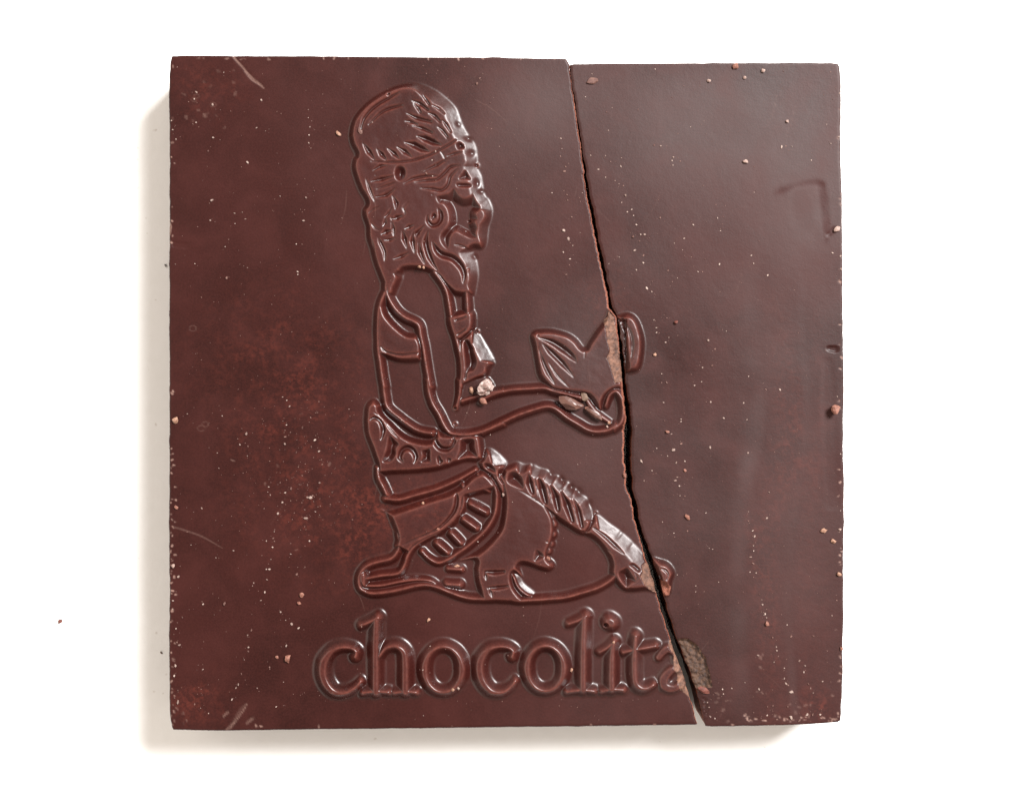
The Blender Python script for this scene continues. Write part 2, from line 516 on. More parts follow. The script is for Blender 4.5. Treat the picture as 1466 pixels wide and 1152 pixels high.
# --- belt
shape('D', [(262, 300), (335, 245), (405, 290), (420, 360), (500, 450), (590, 535), (690, 590), (830, 605), (890, 520), (950, 540), (1100, 545),
            (1265, 545), (1305, 660), (1300, 790), (1150, 805), (1060, 830), (900, 880), (700, 906), (500, 915), (370, 915), (345, 810),
            (300, 680), (255, 560), (245, 420)], 'belt')
groove('D', [(345, 365), (420, 430), (510, 540), (560, 592)], [0.8, 2.2, 2.2, 0.8])
groove('D', [(305, 440), (345, 415), (400, 445), (425, 520), (410, 600)], [1.0, 3.4, 4.2, 4.4, 2.0])
pit('M2', [(-20, 300), (80, 375), (110, 420), (75, 480), (75, 560), (0, 650), (-110, 640), (-60, 480)], 1.2, floor=2.5)
groove('M2', [(160, 650), (120, 590), (150, 500), (220, 465), (290, 500), (330, 580), (310, 660)], [1.5, 4, 5, 5.4, 5, 4.4, 1.5], slope=1.2)
pit('M2', [(405, 500), (450, 480), (520, 480), (525, 600), (520, 650), (400, 650), (415, 570)], 1.25, floor=1.5)
groove('M2', [(610, 190), (575, 290), (590, 390), (650, 465), (740, 480), (820, 440)], [3, 5, 5.2, 5.2, 4.8, 2])
groove('M2', [(820, 320), (830, 390), (790, 450)], [2, 3.5, 2])
line('M2', [(710, 330), (715, 360)], 8.5, 'belt', H=7.5)
pit('M2', [(920, 345), (1085, 340), (1110, 470), (1140, 600), (1020, 590), (865, 620), (895, 500)], 1.2)
pit('M2', [(600, 590), (640, 560), (680, 640), (660, 690), (620, 680)], 1.3, floor=2)
pit('M2', [(730, 600), (770, 590), (800, 610), (770, 690), (745, 680)], 1.3, floor=2)
# --- lower back and sash
line('D', [(372, 850), (385, 940), (425, 1020), (455, 1085)], [7, 8.5, 8.5, 8], 'skirt')
line('E', [(440, 140), (560, 150), (700, 112), (900, 55), (1080, -25), (1230, -110)], [8, 8.2, 8.2, 8.0, 7.5, 6], 'sash')
# --- skirt over the hip
hip = Z('E', [(395, 235), (450, 255), (600, 210), (800, 140), (1000, 75), (1110, 5), (1190, -70), (1300, -110), (1400, -30), (1430, 60), (1200, 130), (1150, 150), (1140, 230),
              (1090, 340), (980, 440), (830, 510), (710, 580), (660, 640), (560, 600), (505, 560), (520, 470), (470, 330), (440, 260)])
shape(None, hip, 'skirt')
groove('E', [(1055, 60), (1065, 150), (1045, 240), (990, 320), (900, 400), (800, 450), (700, 490), (600, 540)], [1.2, 4.2, 4.2, 3.4, 2.6, 2.0, 1.8, 0.8])
line('E', [(1120, 30), (1118, 200), (1050, 320), (930, 420), (790, 492), (690, 560), (635, 640), (612, 710), (575, 775), (520, 800), (400, 812), (270, 838)],
     [7, 7, 7, 7, 7, 7.5, 8, 8, 8, 8, 8, 7], 'skirt_band')
# band with rungs
line('E', [(1250, -70), (1360, -20), (1408, 80), (1408, 200), (1385, 300), (1310, 420), (1185, 535), (1060, 625), (990, 670), (900, 700), (820, 660), (760, 600)],
     [6.5, 7, 7.6, 7.6, 7.6, 7.6, 7.6, 7.6, 7.6, 7.2, 7.2, 7], 'skirt_band')
line('M2', [(1050, 930), (1150, 905), (1260, 960)], [6.0, 8.0, 6.5], 'skirt_band')
shape('M2', [(1000, 1000), (1060, 930), (1190, 905), (1290, 960), (1330, 1040), (1290, 1075), (1180, 1070), (1080, 1050)], 'skirt_band', smooth=True)
for a, b in (((1185, 190), (1320, 262)), ((1125, 322), (1235, 400)), ((1015, 440), (1100, 530)), ((890, 528), (985, 612))):
    m = ((a[0] + b[0]) / 2, (a[1] + b[1]) / 2)
    line('E', [a, m, b], [8.5, 9.2, 8.6], 'skirt_band', slope=1.25)
# --- knot at the front of the waist
shape('M2', [(1165, 600), (1220, 500), (1260, 470), (1350, 490), (1490, 610), (1530, 690), (1500, 800), (1560, 900), (1500, 1100), (1400, 1050), (1290, 860),
             (1180, 760), (1130, 660)], 'knot', lit=0.43)
pit('M2', [(1200, 690), (1230, 650), (1320, 670), (1370, 730), (1370, 790), (1290, 790), (1220, 750)], 1.2, floor=0.6)
groove('M2', [(1330, 800), (1370, 840), (1385, 900)], [0.8, 2.4, 0.8])

# --- thigh
thigh = Z('F', [(430, 190), (520, 250), (600, 290), (690, 350), (860, 462), (905, 520), (945, 600), (960, 680), (958, 760), (935, 840), (905, 910), (900, 960),
                (940, 1000), (945, 1050), (890, 1090), (800, 1075), (690, 1035), (640, 1045), (660, 1130)])
thigh += Z('M1', [(890, 470), (910, 620), (1040, 790), (1060, 850), (900, 870), (640, 865), (450, 850), (420, 780), (400, 690), (362, 560), (345, 400), (350, 290)])
thigh += Z('F', [(110, 985), (210, 935), (330, 845), (440, 715), (470, 600), (480, 450), (455, 330)])
shape(None, thigh, 'thigh')
shape('M1', [(800, 430), (880, 425), (955, 480), (1010, 590), (1155, 712), (1120, 800), (1000, 790), (860, 650)], 'thigh', lit=0.43)
for q in ((905, 585), (915, 650), (910, 735), (890, 820), (870, 880)):
    line('F', [q, (q[0] + 10, q[1] + 20)], 8.5, 'thigh', H=7.5)
line('F', [(690, 1000), (780, 1015), (870, 1040), (905, 1020)], [4, 6, 8, 6.5], 'thigh', H=9.5)
line('F', [(800, 915), (860, 950), (880, 985)], [4, 5.5, 5], 'thigh', H=9.2)
pit('F', [(770, 900), (800, 890), (850, 930), (850, 960), (800, 985), (760, 985)], 1.0, floor=5)
groove('F', [(455, 330), (480, 450), (470, 590), (440, 700), (340, 825), (210, 925), (110, 975)], [1.0, 2.0, 2.6, 3.6, 3.8, 3.8, 2.0], slope=1.1)
groove('M1', [(515, 432), (620, 440), (745, 430)], [3.2, 4.4, 3.2], slope=1.3)
groove('M1', [(505, 430), (508, 480), (520, 540)], [2.5, 3.0, 0.8])
groove('M1', [(545, 640), (660, 640), (790, 622)], [2.0, 4.0, 2.6], slope=1.3)
groove('M1', [(555, 640), (575, 700), (600, 770)], [1.5, 2.8, 0.8])
# two small blocks behind the calf
line('M1', [(20, 395), (190, 405)], [7, 7.4], 'strap', slope=1.2)
line('M1', [(0, 595), (165, 605)], [9, 9.2], 'strap', slope=1.2)
# --- cloth over the knee
_up = [(480, 190), (545, 148), (620, 128), (690, 150), (740, 140), (812, 178), (850, 190), (905, 205), (940, 240), (985, 250), (1020, 292), (1068, 305), (1100, 352),
       (1150, 368), (1180, 412), (1222, 440), (1250, 500), (1268, 560), (1295, 640)]
knee = Z('F', _up + [ (1240, 750), (1160, 770), (1000, 670), (860, 570),
               (700, 460), (540, 385), (460, 340)])
shape(None, knee, 'knee_cloth', lit=0.50)
pit('F', [(535, 225), (585, 205), (640, 230), (670, 290), (668, 360), (600, 345), (525, 300)], 1.15)
for q, r in (([(715, 240), (722, 310), (748, 395)], 6.2), ([(800, 262), (830, 360), (862, 480)], 7.0), ([(905, 325), (950, 440), (972, 545)], 6.6),
             ([(995, 375), (1050, 500), (1095, 640)], 6.8), ([(1105, 435), (1150, 560), (1178, 690)], 6.0)):
    groove('F', q, [2.0, r, r * 0.62], slope=1.25)
for q, r in (([(860, 300), (900, 400), (915, 480)], 2.2), ([(1060, 400), (1105, 520), (1140, 660)], 2.0), ([(1175, 480), (1195, 590), (1205, 680)], 2.4), ([(760, 250), (780, 330), (800, 420)], 2.0)):
    groove('F', q, [0.8, r, 0.8])
for q in ((735, 150), (905, 225), (1000, 280), (1090, 350), (1150, 395)):
    pit('F', [(q[0] - 30, q[1] - 20), (q[0] + 28, q[1] - 22), (q[0] + 30, q[1] + 22), (q[0] - 26, q[1] + 24)], 0.9, floor=4.6, top=7.0)
# --- shin and right foot
shin = Z('G', [(600, 330), (650, 250), (700, 215), (800, 290), (930, 385), (1040, 490), (1110, 580), (1180, 700), (1215, 780), (1240, 880), (1245, 915), (1200, 905), (1130, 890), (1010, 900), (930, 890), (860, 830), (800, 740), (800, 640), (750, 540), (660, 440), (560, 390)])
shape(None, shin, 'foot', lit=0.43)
shape('G', [(1175, 605), (1260, 612), (1335, 645), (1382, 725), (1362, 810), (1350, 900), (1305, 945), (1262, 900), (1225, 780)], 'foot')
groove('G', [(645, 320), (760, 395), (860, 490), (935, 560)], [1.0, 4.4, 4.4, 1.0], slope=1.1)
groove('G', [(600, 345), (700, 430), (760, 500), (835, 560)], [1.0, 3.0, 3.4, 1.0], slope=1.1)
pit('G', [(880, 725), (920, 690), (965, 680), (1010, 740), (1040, 800), (1000, 820), (955, 865), (905, 800)], 1.15)
pit('G', [(975, 655), (1020, 635), (1085, 680), (1095, 720), (1050, 725), (1010, 690)], 1.2, floor=1.5)
groove('G', [(1030, 720), (1050, 770), (1030, 800)], [0.8, 2.0, 0.8])
groove('G', [(1240, 690), (1290, 700), (1320, 740), (1300, 790)], [1, 2.6, 2.6, 1])
# --- bottom line of the leg and the rear foot
line('E', [(260, 950), (330, 965), (450, 955), (560, 935), (700, 902), (800, 893), (900, 915), (1000, 955), (1150, 1005), (1300, 1015), (1470, 1010)], [8, 9, 9, 9, 8.6, 8.4, 8.4, 8.4, 8.6, 8.6, 8.6], 'foot')
line('G', [(-120, 935), (0, 965), (140, 962), (300, 952), (430, 938), (560, 902), (700, 858), (800, 802), (860, 750)], 8.6, 'foot')
line('E', [(552, 590), (520, 640), (470, 672), (380, 692), (285, 725), (228, 785), (210, 850), (225, 920), (270, 950)], [7.5, 8.4, 8.6, 8.6, 8.6, 8.6, 8.6, 8.6, 8.4], 'foot')
line('E', [(250, 900), (400, 898), (550, 868), (700, 848), (830, 858), (900, 900)], [7, 7.5, 7.5, 7.0, 6.4, 5], 'foot')
shape('E', [(185, 780), (260, 740), (300, 780), (310, 850), (300, 930), (230, 940), (185, 870)], 'foot')
groove('E', [(255, 815), (330, 768), (430, 740), (540, 700)], [0.8, 3.0, 4.0, 3.0])
groove('E', [(300, 870), (420, 850), (520, 838), (590, 810)], [0.8, 2.6, 3.4, 2.0])
line('E', [(555, 600), (560, 520), (545, 440)], [7, 7, 6], 'skirt')

# --- lettering
LH = 13.2


def let(win, pts, r, nm, k=3.0, H=LH):
    line(win, pts, [q + 3.0 for q in r], nm, H=H, slope=1.12, k=k)


let('L1', [(425, 480), (432, 435), (385, 402), (300, 397), (215, 432), (152, 520), (140, 620), (172, 715), (240, 782), (340, 790), (425, 745), (470, 695)],
    [8.0, 7.6, 7.2, 8.0, 9.6, 11.2, 11.4, 11, 10, 8.6, 7.4, 6], 'letter/c')
let('L1', [(605, 165), (600, 400), (602, 780)], [9.6, 10.2, 10.4], 'letter/h')
let('L1', [(475, 205), (540, 180), (620, 140)], [6.6, 7.6, 8.4], 'letter/h')
let('L1', [(490, 795), (600, 780), (715, 788)], [6.4, 7.4, 6.4], 'letter/h')
let('L1', [(630, 480), (690, 405), (780, 388), (845, 440), (858, 560), (858, 780)], [6.6, 8.2, 8.8, 10.0, 10.4, 10.4], 'letter/h')
let('L1', [(765, 795), (860, 780), (955, 790)], [6.2, 7.4, 6.4], 'letter/h')
oc = [(1190 + 163 * math.cos(t), 588 + 198 * math.sin(t)) for t in np.linspace(0, 2 * math.pi, 20, endpoint=False)]
rr = [10.6 - 1.9 * abs(math.sin(t)) for t in np.linspace(0, 2 * math.pi, 20, endpoint=False)]
line('L1', oc, [q + 2.7 for q in rr], 'letter/o', H=LH, slope=1.12, k=2.4, closed=True)
let('L2', [(690, 480), (700, 432), (655, 398), (570, 390), (482, 418), (420, 500), (408, 600), (440, 705), (515, 780), (610, 785), (680, 740), (718, 690)],
    [7.8, 7.6, 7.2, 8.0, 9.4, 11, 11.2, 10.8, 9.8, 8.6, 7.2, 6], 'letter/c2')
oc = [(980 + 160 * math.cos(t), 578 + 196 * math.sin(t)) for t in np.linspace(0, 2 * math.pi, 20, endpoint=False)]
line('L2', oc, [q + 2.7 for q in rr], 'letter/o2', H=LH, slope=1.12, k=2.4, closed=True)
let('L2', [(1320, 140), (1310, 400), (1308, 760)], [9.4, 10, 10.2], 'letter/l')
let('L2', [(1185, 192), (1260, 165), (1335, 125)], [6, 7.4, 8.2], 'letter/l')
let('L2', [(1170, 785), (1305, 768), (1410, 780)], [6, 7.4, 6], 'letter/l')
let('L3', [(440, 175), (455, 185)], [12, 12], 'letter/i')
let('L3', [(472, 360), (460, 500), (458, 755)], [8.8, 9.8, 10.2], 'letter/i')
let('L3', [(355, 438), (420, 400), (480, 345)], [6, 7.4, 8.0], 'letter/i')
let('L3', [(375, 780), (460, 762), (560, 768)], [6, 7.4, 6.2], 'letter/i')
let('L3', [(668, 300), (655, 500), (662, 690), (710, 748), (770, 750), (825, 722)], [8.2, 9.8, 9.8, 9.2, 8, 6], 'letter/t')
let('L3', [(562, 440), (660, 418), (760, 400), (840, 385)], [6.4, 7.6, 7.6, 6.8], 'letter/t')
let('L3', [(870, 490), (910, 440), (960, 415), (1030, 450), (1050, 560)], [4.4, 5.5, 6.4, 7.5, 8], 'letter/a', H=6.5)
let('L3', [(1070, 580), (980, 600), (915, 680), (930, 745), (1010, 755), (1080, 700)], [4, 6, 7.4, 7, 6, 5], 'letter/a', H=7)

# little bubbles and dents left by the mould
for win, x, y, r, ring in (('A', 468, 162, 2.8, 0), ('P', 430, 250, 2.0, 0), ('L3', 405, 208, 3.6, 0), ('D', 1045, 335, 2.6, 0), ('A', 1238, 778, 3.0, 1),
                           ('D', 1048, 470, 2.8, 1), ('C', 1240, 515, 2.8, 1), ('L1', 865, 785, 2.2, 1), ('F', 1188, 738, 2.0, 1), ('F', 1300, 575, 2.4, 1), ('B', 1170, 410, 2.2, 0)):
    (qx, qy), = Z(win, [(x, y)])
    i, j = int((qx - GX) / G), int((qy - GY) / G)
    top = float(Hf[j, i])
    if ring:
        line('X', [(qx - .2, qy), (qx + .2, qy)], r + 1.6, PARTS[Id[j, i]], H=(max(top, 1.0) + 1.0) / 0.9, slope=1.2, k=0.6)
        groove('X', [(qx - .2, qy), (qx + .2, qy)], r, slope=1.6, top=(max(top, 1.0) + 1.0) / 0.9, floor=-2, k=0.4)
    else:
        groove('X', [(qx - .2, qy), (qx + .2, qy)], r, slope=2.2, top=top / 0.9, floor=-4, k=0.4)

_r = random.Random(5)
for _ in range(46):
    bx, by = _r.uniform(450, 985), _r.uniform(125, 1000)
    i, j = int((bx - GX) / G), int((by - GY) / G)
    if Hf[j, i] > 3.0:
        groove('X', [(bx - .15, by), (bx + .15, by)], _r.uniform(0.9, 1.7), slope=2.2, top=float(Hf[j, i]) / 0.9, floor=-2, k=0.3)
figz = Z('C', [(330, 300), (440, 100), (600, -30), (850, -40), (1000, 100), (1150, 300), (1150, 500), (1130, 1000)])
figz += Z('D', [(1100, 330), (1000, 560), (1250, 600), (1300, 800), (1240, 840), (450, 1060), (350, 900), (380, 500), (400, 200)])
zone(figz, FIG)
zone(Z('P', [(0, 800), (560, 730), (900, 850), (1100, 740), (1180, 900), (1100, 1060), (900, 1090), (500, 880), (0, 1070), (-300, 1080), (-300, 880)]), FIG)
zone(Z('D', [(400, 900), (1240, 780), (1240, 840), (470, 1080)]), 'skirt')
zone(Z('E', [(1150, 100), (1400, 0), (1400, 250), (1200, 520), (1000, 650), (850, 680), (760, 580), (1050, 350)]), 'skirt_band')
zone(Z('E', [(640, 620), (900, 700), (1240, 680), (1240, 990), (1000, 940), (800, 880), (560, 830)]), FIG)
zone(Z('G', [(350, 250), (600, 400), (810, 600), (840, 760), (500, 900), (150, 940), (0, 750), (20, 680), (250, 720), (330, 560)]), FIG)
zone(Z('F', [(535, 225), (640, 220), (800, 260), (1100, 440), (1200, 650), (1100, 660), (800, 450), (520, 310)]), 'knee_cloth')


# ------------------------------------------------------------------ the break and the outlines
def poly_fn(pts):
    a = np.array(pts, float)
    return a[:, 0], a[:, 1]


crackL = [(811, 70), (811.2, 84), (815, 93), (818.5, 122), (824, 158), (829, 194), (835, 238), (839, 273), (845.5, 305.5), (852, 338), (857, 364), (862, 387), (869, 418),
          (872, 440), (882, 454), (885, 481), (888, 514), (891, 545), (893, 571), (896, 600), (894, 618), (893, 645), (894, 662), (896, 682), (897, 700), (904, 716), (909, 746),
          (917, 774), (923, 795), (933, 824), (940, 849), (947, 876), (954, 896), (964, 929), (973.5, 952), (985, 989), (998, 1033.5), (1001, 1062)]
crackR = [(814, 70), (815.5, 92), (818, 112), (822.5, 138.6), (827.5, 171), (838, 238), (845.5, 281), (853, 314), (856.5, 338), (862.5, 364), (868.5, 392), (873, 418),
          (877, 440), (885.5, 456), (890, 489), (895, 522), (896.8, 555), (900, 571), (905, 604), (904.5, 640), (904, 668), (907, 700), (913.5, 729.5), (920, 762), (928, 782),
          (936.5, 805), (945, 831), (953, 860), (965, 901), (977, 932), (987, 958), (996.5, 984), (1004.6, 1015.5), (1009.5, 1037), (1013, 1062)]
LX, LY = poly_fn(crackL)
RX, RY = poly_fn(crackR)
jag = np.cumsum(rng.normal(0, 0.3, 1100))
jag = jag - np.convolve(jag, np.ones(25) / 25, 'same')
jag2 = np.cumsum(rng.normal(0, 0.34, 1100))
jag2 = jag2 - np.convolve(jag2, np.ones(31) / 31, 'same')
YY = np.arange(1100)
edgeL = rng.normal(0, 0.10, 1100); edgeR = rng.normal(0, 0.10, 1100)
_w = lambda n, c, a: np.interp(np.arange(n), np.arange(0, n + c, c), rng.normal(0, a, len(np.arange(0, n + c, c))))
edgeL = edgeL + _w(1100, 46, 0.5) + _w(1100, 9, 0.25); edgeR = edgeR + _w(1100, 46, 0.5) + _w(1100, 9, 0.25)
edgeT = rng.normal(0, 0.09, 1300) + _w(1300, 14, 0.22); edgeB = rng.normal(0, 0.09, 1300) + _w(1300, 14, 0.22)
XX = np.arange(1300)


def xr_left(y):
    return np.interp(y, LY, LX) + np.interp(y, YY, jag)


def xl_right(y):
    return np.interp(y, RY, RX) + np.interp(y, YY, jag2)


def xl_left(y):
    base = np.interp(y, [70, 80, 86, 94, 110, 300, 560, 1000, 1030, 1041, 1046, 1050], [247, 245.5, 244, 242.8, 242.2, 242.2, 242.0, 242.4, 243.4, 245.4, 248, 252])
    return base + np.interp(y, YY, edgeL)


def xr_right(y):
    base = np.interp(y, [70, 90, 94, 105, 120, 240, 330, 420, 520, 700, 980, 1020, 1031, 1038], [1198, 1199.5, 1201.8, 1203.2, 1204.2, 1205, 1206, 1206.8, 1207.6, 1208.2, 1206.4, 1205.6, 1204.2, 1201])
    return base + np.interp(y, YY, edgeR)


def yt_left(x):
    return np.interp(x, [236, 243, 247, 262, 350, 470, 690, 706, 730, 811], [84, 81.5, 79.8, 79.0, 79.6, 80.4, 82.2, 81.2, 82.6, 84.2]) + np.interp(x, XX, edgeT)


def yb_left(x):
    return np.interp(x, [236, 244, 248, 260, 300, 330, 420, 600, 800, 998], [1036, 1042, 1044.6, 1045.2, 1045.8, 1045.4, 1044.4, 1042.4, 1040, 1037.4]) + np.interp(x, XX, edgeB)


def yt_right(x):
    return np.interp(x, [812, 816, 822, 860, 950, 1060, 1190, 1200, 1206], [96, 93, 91.6, 91, 90.6, 89.8, 90, 91, 95]) + np.interp(x, XX, edgeT)


def yb_right(x):
    return np.interp(x, [1004, 1010, 1020, 1060, 1110, 1160, 1200, 1206], [1034, 1039.2, 1040.2, 1039.4, 1038.6, 1036.6, 1033.4, 1030]) + np.interp(x, XX, edgeB)


gxs = (GX + np.arange(NX) * G)[None, :]
gys = (GY + np.arange(NY) * G)[:, None]


def vnoise(cell, seed, octs=3):
    """smooth value noise over the field, about -1..1"""
    out = np.zeros((NY, NX), np.float32)
    amp, tot = 1.0, 0.0
    r = np.random.default_rng(seed)
    for o in range(octs):
        cpx = cell / G / (2 ** o)
        ny, nx = int(NY / cpx) + 4, int(NX / cpx) + 4
        g = r.uniform(-1, 1, (ny, nx))
        yy = np.arange(NY) / cpx; xx = np.arange(NX) / cpx
        y0 = yy.astype(int); x0 = xx.astype(int)
        fy = yy - y0; fx = xx - x0
        fy = (fy * fy * (3 - 2 * fy))[:, None]; fx = (fx * fx * (3 - 2 * fx))[None, :]
        a = g[y0][:, x0]; b = g[y0][:, x0 + 1]; c = g[y0 + 1][:, x0]; d = g[y0 + 1][:, x0 + 1]
        out += amp * ((a * (1 - fx) + b * fx) * (1 - fy) + (c * (1 - fx) + d * fx) * fy)
        tot += amp
        amp *= 0.5
    return out / tot


Hf = blur(Hf, 1.2)
_gy, _gx = np.gradient(Hf, G)
_lap = np.gradient(_gx, G)[1] + np.gradient(_gy, G)[0]
# convex edges get rubbed
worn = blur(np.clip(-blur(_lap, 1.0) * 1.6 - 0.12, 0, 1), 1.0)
crest = np.clip((Hf - blur(Hf, 13.0)) / 2.6, 0, 1).astype(np.float32)          # proud parts: rubbed redder, and painted lighter as if catching the light
relief = blur(np.clip(np.hypot(_gx, _gy) * 2.2, 0, 1), 2.0)        # slopes of the relief: shinier than the handled face
# the mould is a little lumpy on the relief
_up = np.clip(Hf / 2.0, 0, 1)
Hf += _up * (0.38 * vnoise(15, 71, 2) + 0.08 * vnoise(4.5, 72, 2))
# lazy swell of the face
Hf += 0.55 * vnoise(210, 3, 2) + 0.16 * vnoise(46, 4, 2) + 0.05 * vnoise(9, 5, 2)

# surfaces laid bare where the relief snapped: (outline, distance over which it drops, piece)
Fr = np.zeros((NY, NX), np.int8)


def broken(pts, code, lo, amp, seed, side):
    P = np.array(pts, float)
    b = bbox(P, 2)
    x0, x1, y0, y1 = b
    X = np.broadcast_to(gxs[:, x0:x1], (y1 - y0, x1 - x0)); Y = np.broadcast_to(gys[y0:y1], (y1 - y0, x1 - x0))
    wob = 2.2 * vnoise(7, seed, 3)[y0:y1, x0:x1]
    sd, bb = segdist(P, None, True, 8)
    oy, ox = y0 - bb[2], x0 - bb[0]
    d = -sd[oy:oy + (y1 - y0), ox:ox + (x1 - x0)]
    ins = inside(P, b)
    d = np.where(ins, d, -d) + 0.5 * wob
    m = d > 0
    e = (xr_left(Y) - X) if side < 0 else (X - xl_right(Y))
    rough = amp * vnoise(5, seed + 1, 4)[y0:y1, x0:x1]
    t = Hf[y0:y1, x0:x1]
    if side < 0:
        lim = lo + 0.45 * np.maximum(e, 0) + rough
        t[m] = np.minimum(t, lim)[m]
    else:
        t[m] = (lo * np.clip(d / 4, 0, 1) + rough * np.clip(d / 2, 0, 1) + t * (1 - np.clip(d / 4, 0, 1)))[m]
    f = Fr[y0:y1, x0:x1]
    f[m] = code


broken(Z('P', [(1046, 20), (1090, 78), (1112, 100), (1200, 100), (1200, 668), (1160, 648), (1100, 660), (1085, 600), (1068, 560), (1040, 470), (1022, 445), (1055, 380), (1030, 290), (1010, 180), (1000, 120), (1040, 80)]), 1, 0.8, 1.7, 21, -1)
broken(Z('G', [(1092, 665), (1120, 640), (1145, 650), (1260, 760), (1260, 920), (1212, 905), (1150, 870), (1105, 820), (1080, 760), (1095, 715)]), 1, 0.6, 0.9, 23, -1)
broken(Z('L3', [(960, 330), (1060, 400), (1180, 800), (1150, 850), (1120, 820), (1062, 775), (1030, 690), (1040, 640), (1002, 580), (1000, 470), (955, 395)]), 1, 0.3, 0.9, 25, -1)
broken(Z('L3', [(1020, 325), (1130, 325), (1222, 390), (1282, 500), (1322, 640), (1342, 752), (1260, 770), (1230, 790), (1150, 760), (1050, 500)]), 2, -4.5, 2.6, 27, 1)
broken(Z('L3', [(1180, 780), (1260, 800), (1300, 860), (1320, 960), (1290, 1070), (1240, 1080)]), 5, -0.8, 1.2, 29, 1)
broken(Z('G', [(1240, 790), (1290, 800), (1345, 850), (1335, 925), (1290, 930), (1250, 880)]), 3, 1.5, 1.2, 31, 1)
broken(Z('P', [(1090, 60), (1160, 120), (1205, 220), (1212, 330), (1200, 420), (1212, 500), (1160, 520)]), 4, 3.6, 1.2, 33, 1)

# scuffs (pale rubbed marks), reddish mottling and finger smears, as wear of the face itself
scuff = np.zeros((NY, NX), np.float32)


def mark(pts, r, amt, dent=0.0, win='X'):
    p = Z(win, pts)
    P, R = crspline(p, False, 4, rad(r, len(p)))
    sd, b = segdist(P, R, False, max(R) + 3)
    v = np.clip(sd / 0.9 + 0.5, 0, 1)
    s = scuff[b[2]:b[3], b[0]:b[1]]
    np.maximum(s, v * amt, out=s)
    if dent:
        Hf[b[2]:b[3], b[0]:b[1]] -= dent * np.clip(sd / max(R) + 0.15, 0, 1)


mark([(333, 79), (338, 86), (347, 96), (357, 107), (364, 113)], [1.4, 1.1, 0.9, 0.8, 0.5], 0.5, 1.8)
mark([(350, 102), (362, 114), (372, 121), (378, 127)], [0.8, 2.2, 1.8, 0.6], 0.33, 0.8)
mark([(328, 1045), (335, 1033), (344, 1018), (352, 1007)], [0.8, 2.6, 3.4, 1.0], 0.10, 1.2)
mark([(330, 1042), (340, 1028), (350, 1014), (353, 1007)], [0.6, 0.9, 0.9, 0.6], 0.35)
mark([(324, 1045), (333, 1036), (338, 1030)], [1.8, 2.2, 0.8], 0.25, 0.6)
mark([(320, 1025), (325, 1020), (327, 1018)], [1.2, 1.8, 0.8], 0.25, 0.5)
mark([(353, 1035), (359, 1030), (363, 1027)], [1.6, 2.2, 1.2], 0.22, 0.5)
mark([(246, 753), (265, 759), (290, 768), (318, 784)], [1.2, 1.5, 1.3, 0.5], 0.13)
mark([(240, 315), (244, 324), (243, 336)], [1.8, 2.0, 1.2], 0.5)
for _ in range(170):                                       # nicks all along the edges
    sd_ = random.random()
    if sd_ < 0.40:
        p = (244.5 + random.expovariate(0.45), random.uniform(640 if random.random() < .7 else 90, 1040))
    elif sd_ < 0.62:
        p = (1204.5 - random.expovariate(0.5), random.uniform(95, 1028))
    elif sd_ < 0.80:
        p = (random.uniform(1060, 1200), 1031 - random.expovariate(0.25))
    else:
        p = (random.uniform(250, 1190), (83 if random.random() < .6 else 1038) + random.uniform(-1, 2))
    a = random.uniform(0, 3.14); L = random.uniform(0.4, 2.8)
    mark([p, (p[0] + L * math.cos(a), p[1] + L * math.sin(a))], random.uniform(0.5, 1.5), random.uniform(0.2, 0.85), random.uniform(0, 0.7))
for _ in range(60):                                       # faint rubs in the upper left corner and at the lower corners
    bx, by, s_ = random.choice(((300, 130, 38), (270, 160, 30), (262, 1036, 10), (1150, 1020, 28), (1020, 1010, 14), (1110, 990, 40), (400, 690, 60)))
    p = (random.gauss(bx, s_), random.gauss(by, s_ * .7))
    if p[0] < 246 or p[1] > 1034 or p[0] > 1198:
        continue
    a = random.uniform(0, 3.14); L = random.uniform(0.5, 4)
    mark([p, (p[0] + L * math.cos(a), p[1] + L * math.sin(a))], random.uniform(0.7, 2.0), random.uniform(0.05, 0.22))
for _ in range(22):                                       # hairline scratches
    a = random.gauss(1.5, 0.5); L = random.uniform(15, 70)
    p = (random.uniform(300, 1150), random.uniform(120, 990))
    mark([p, (p[0] + L * .5 * math.cos(a), p[1] + L * .5 * math.sin(a)), (p[0] + L * math.cos(a + .1), p[1] + L * math.sin(a + .1))], [0.3, 0.5, 0.2], random.uniform(0.04, 0.12))
for ring in ((288, 613, 5), (294, 607, 4.4), (276, 470, 5), (278, 143, 3.5), (281, 138, 3.5), (305, 150, 4)):      # little rings left by air bubbles
    p = [(ring[0] + ring[2] * math.cos(t), ring[1] + ring[2] * .8 * math.sin(t)) for t in np.linspace(0, 6.28, 12)]
    mark(p, 0.55, 0.12)


def blob(cx, cy, rx, ry, ang=0.0):
    a = math.radians(ang)
    u = ((gxs - cx) * math.cos(a) + (gys - cy) * math.sin(a)) / rx
    v = (-(gxs - cx) * math.sin(a) + (gys - cy) * math.cos(a)) / ry
    return np.exp(-(u * u + v * v)).astype(np.float32)


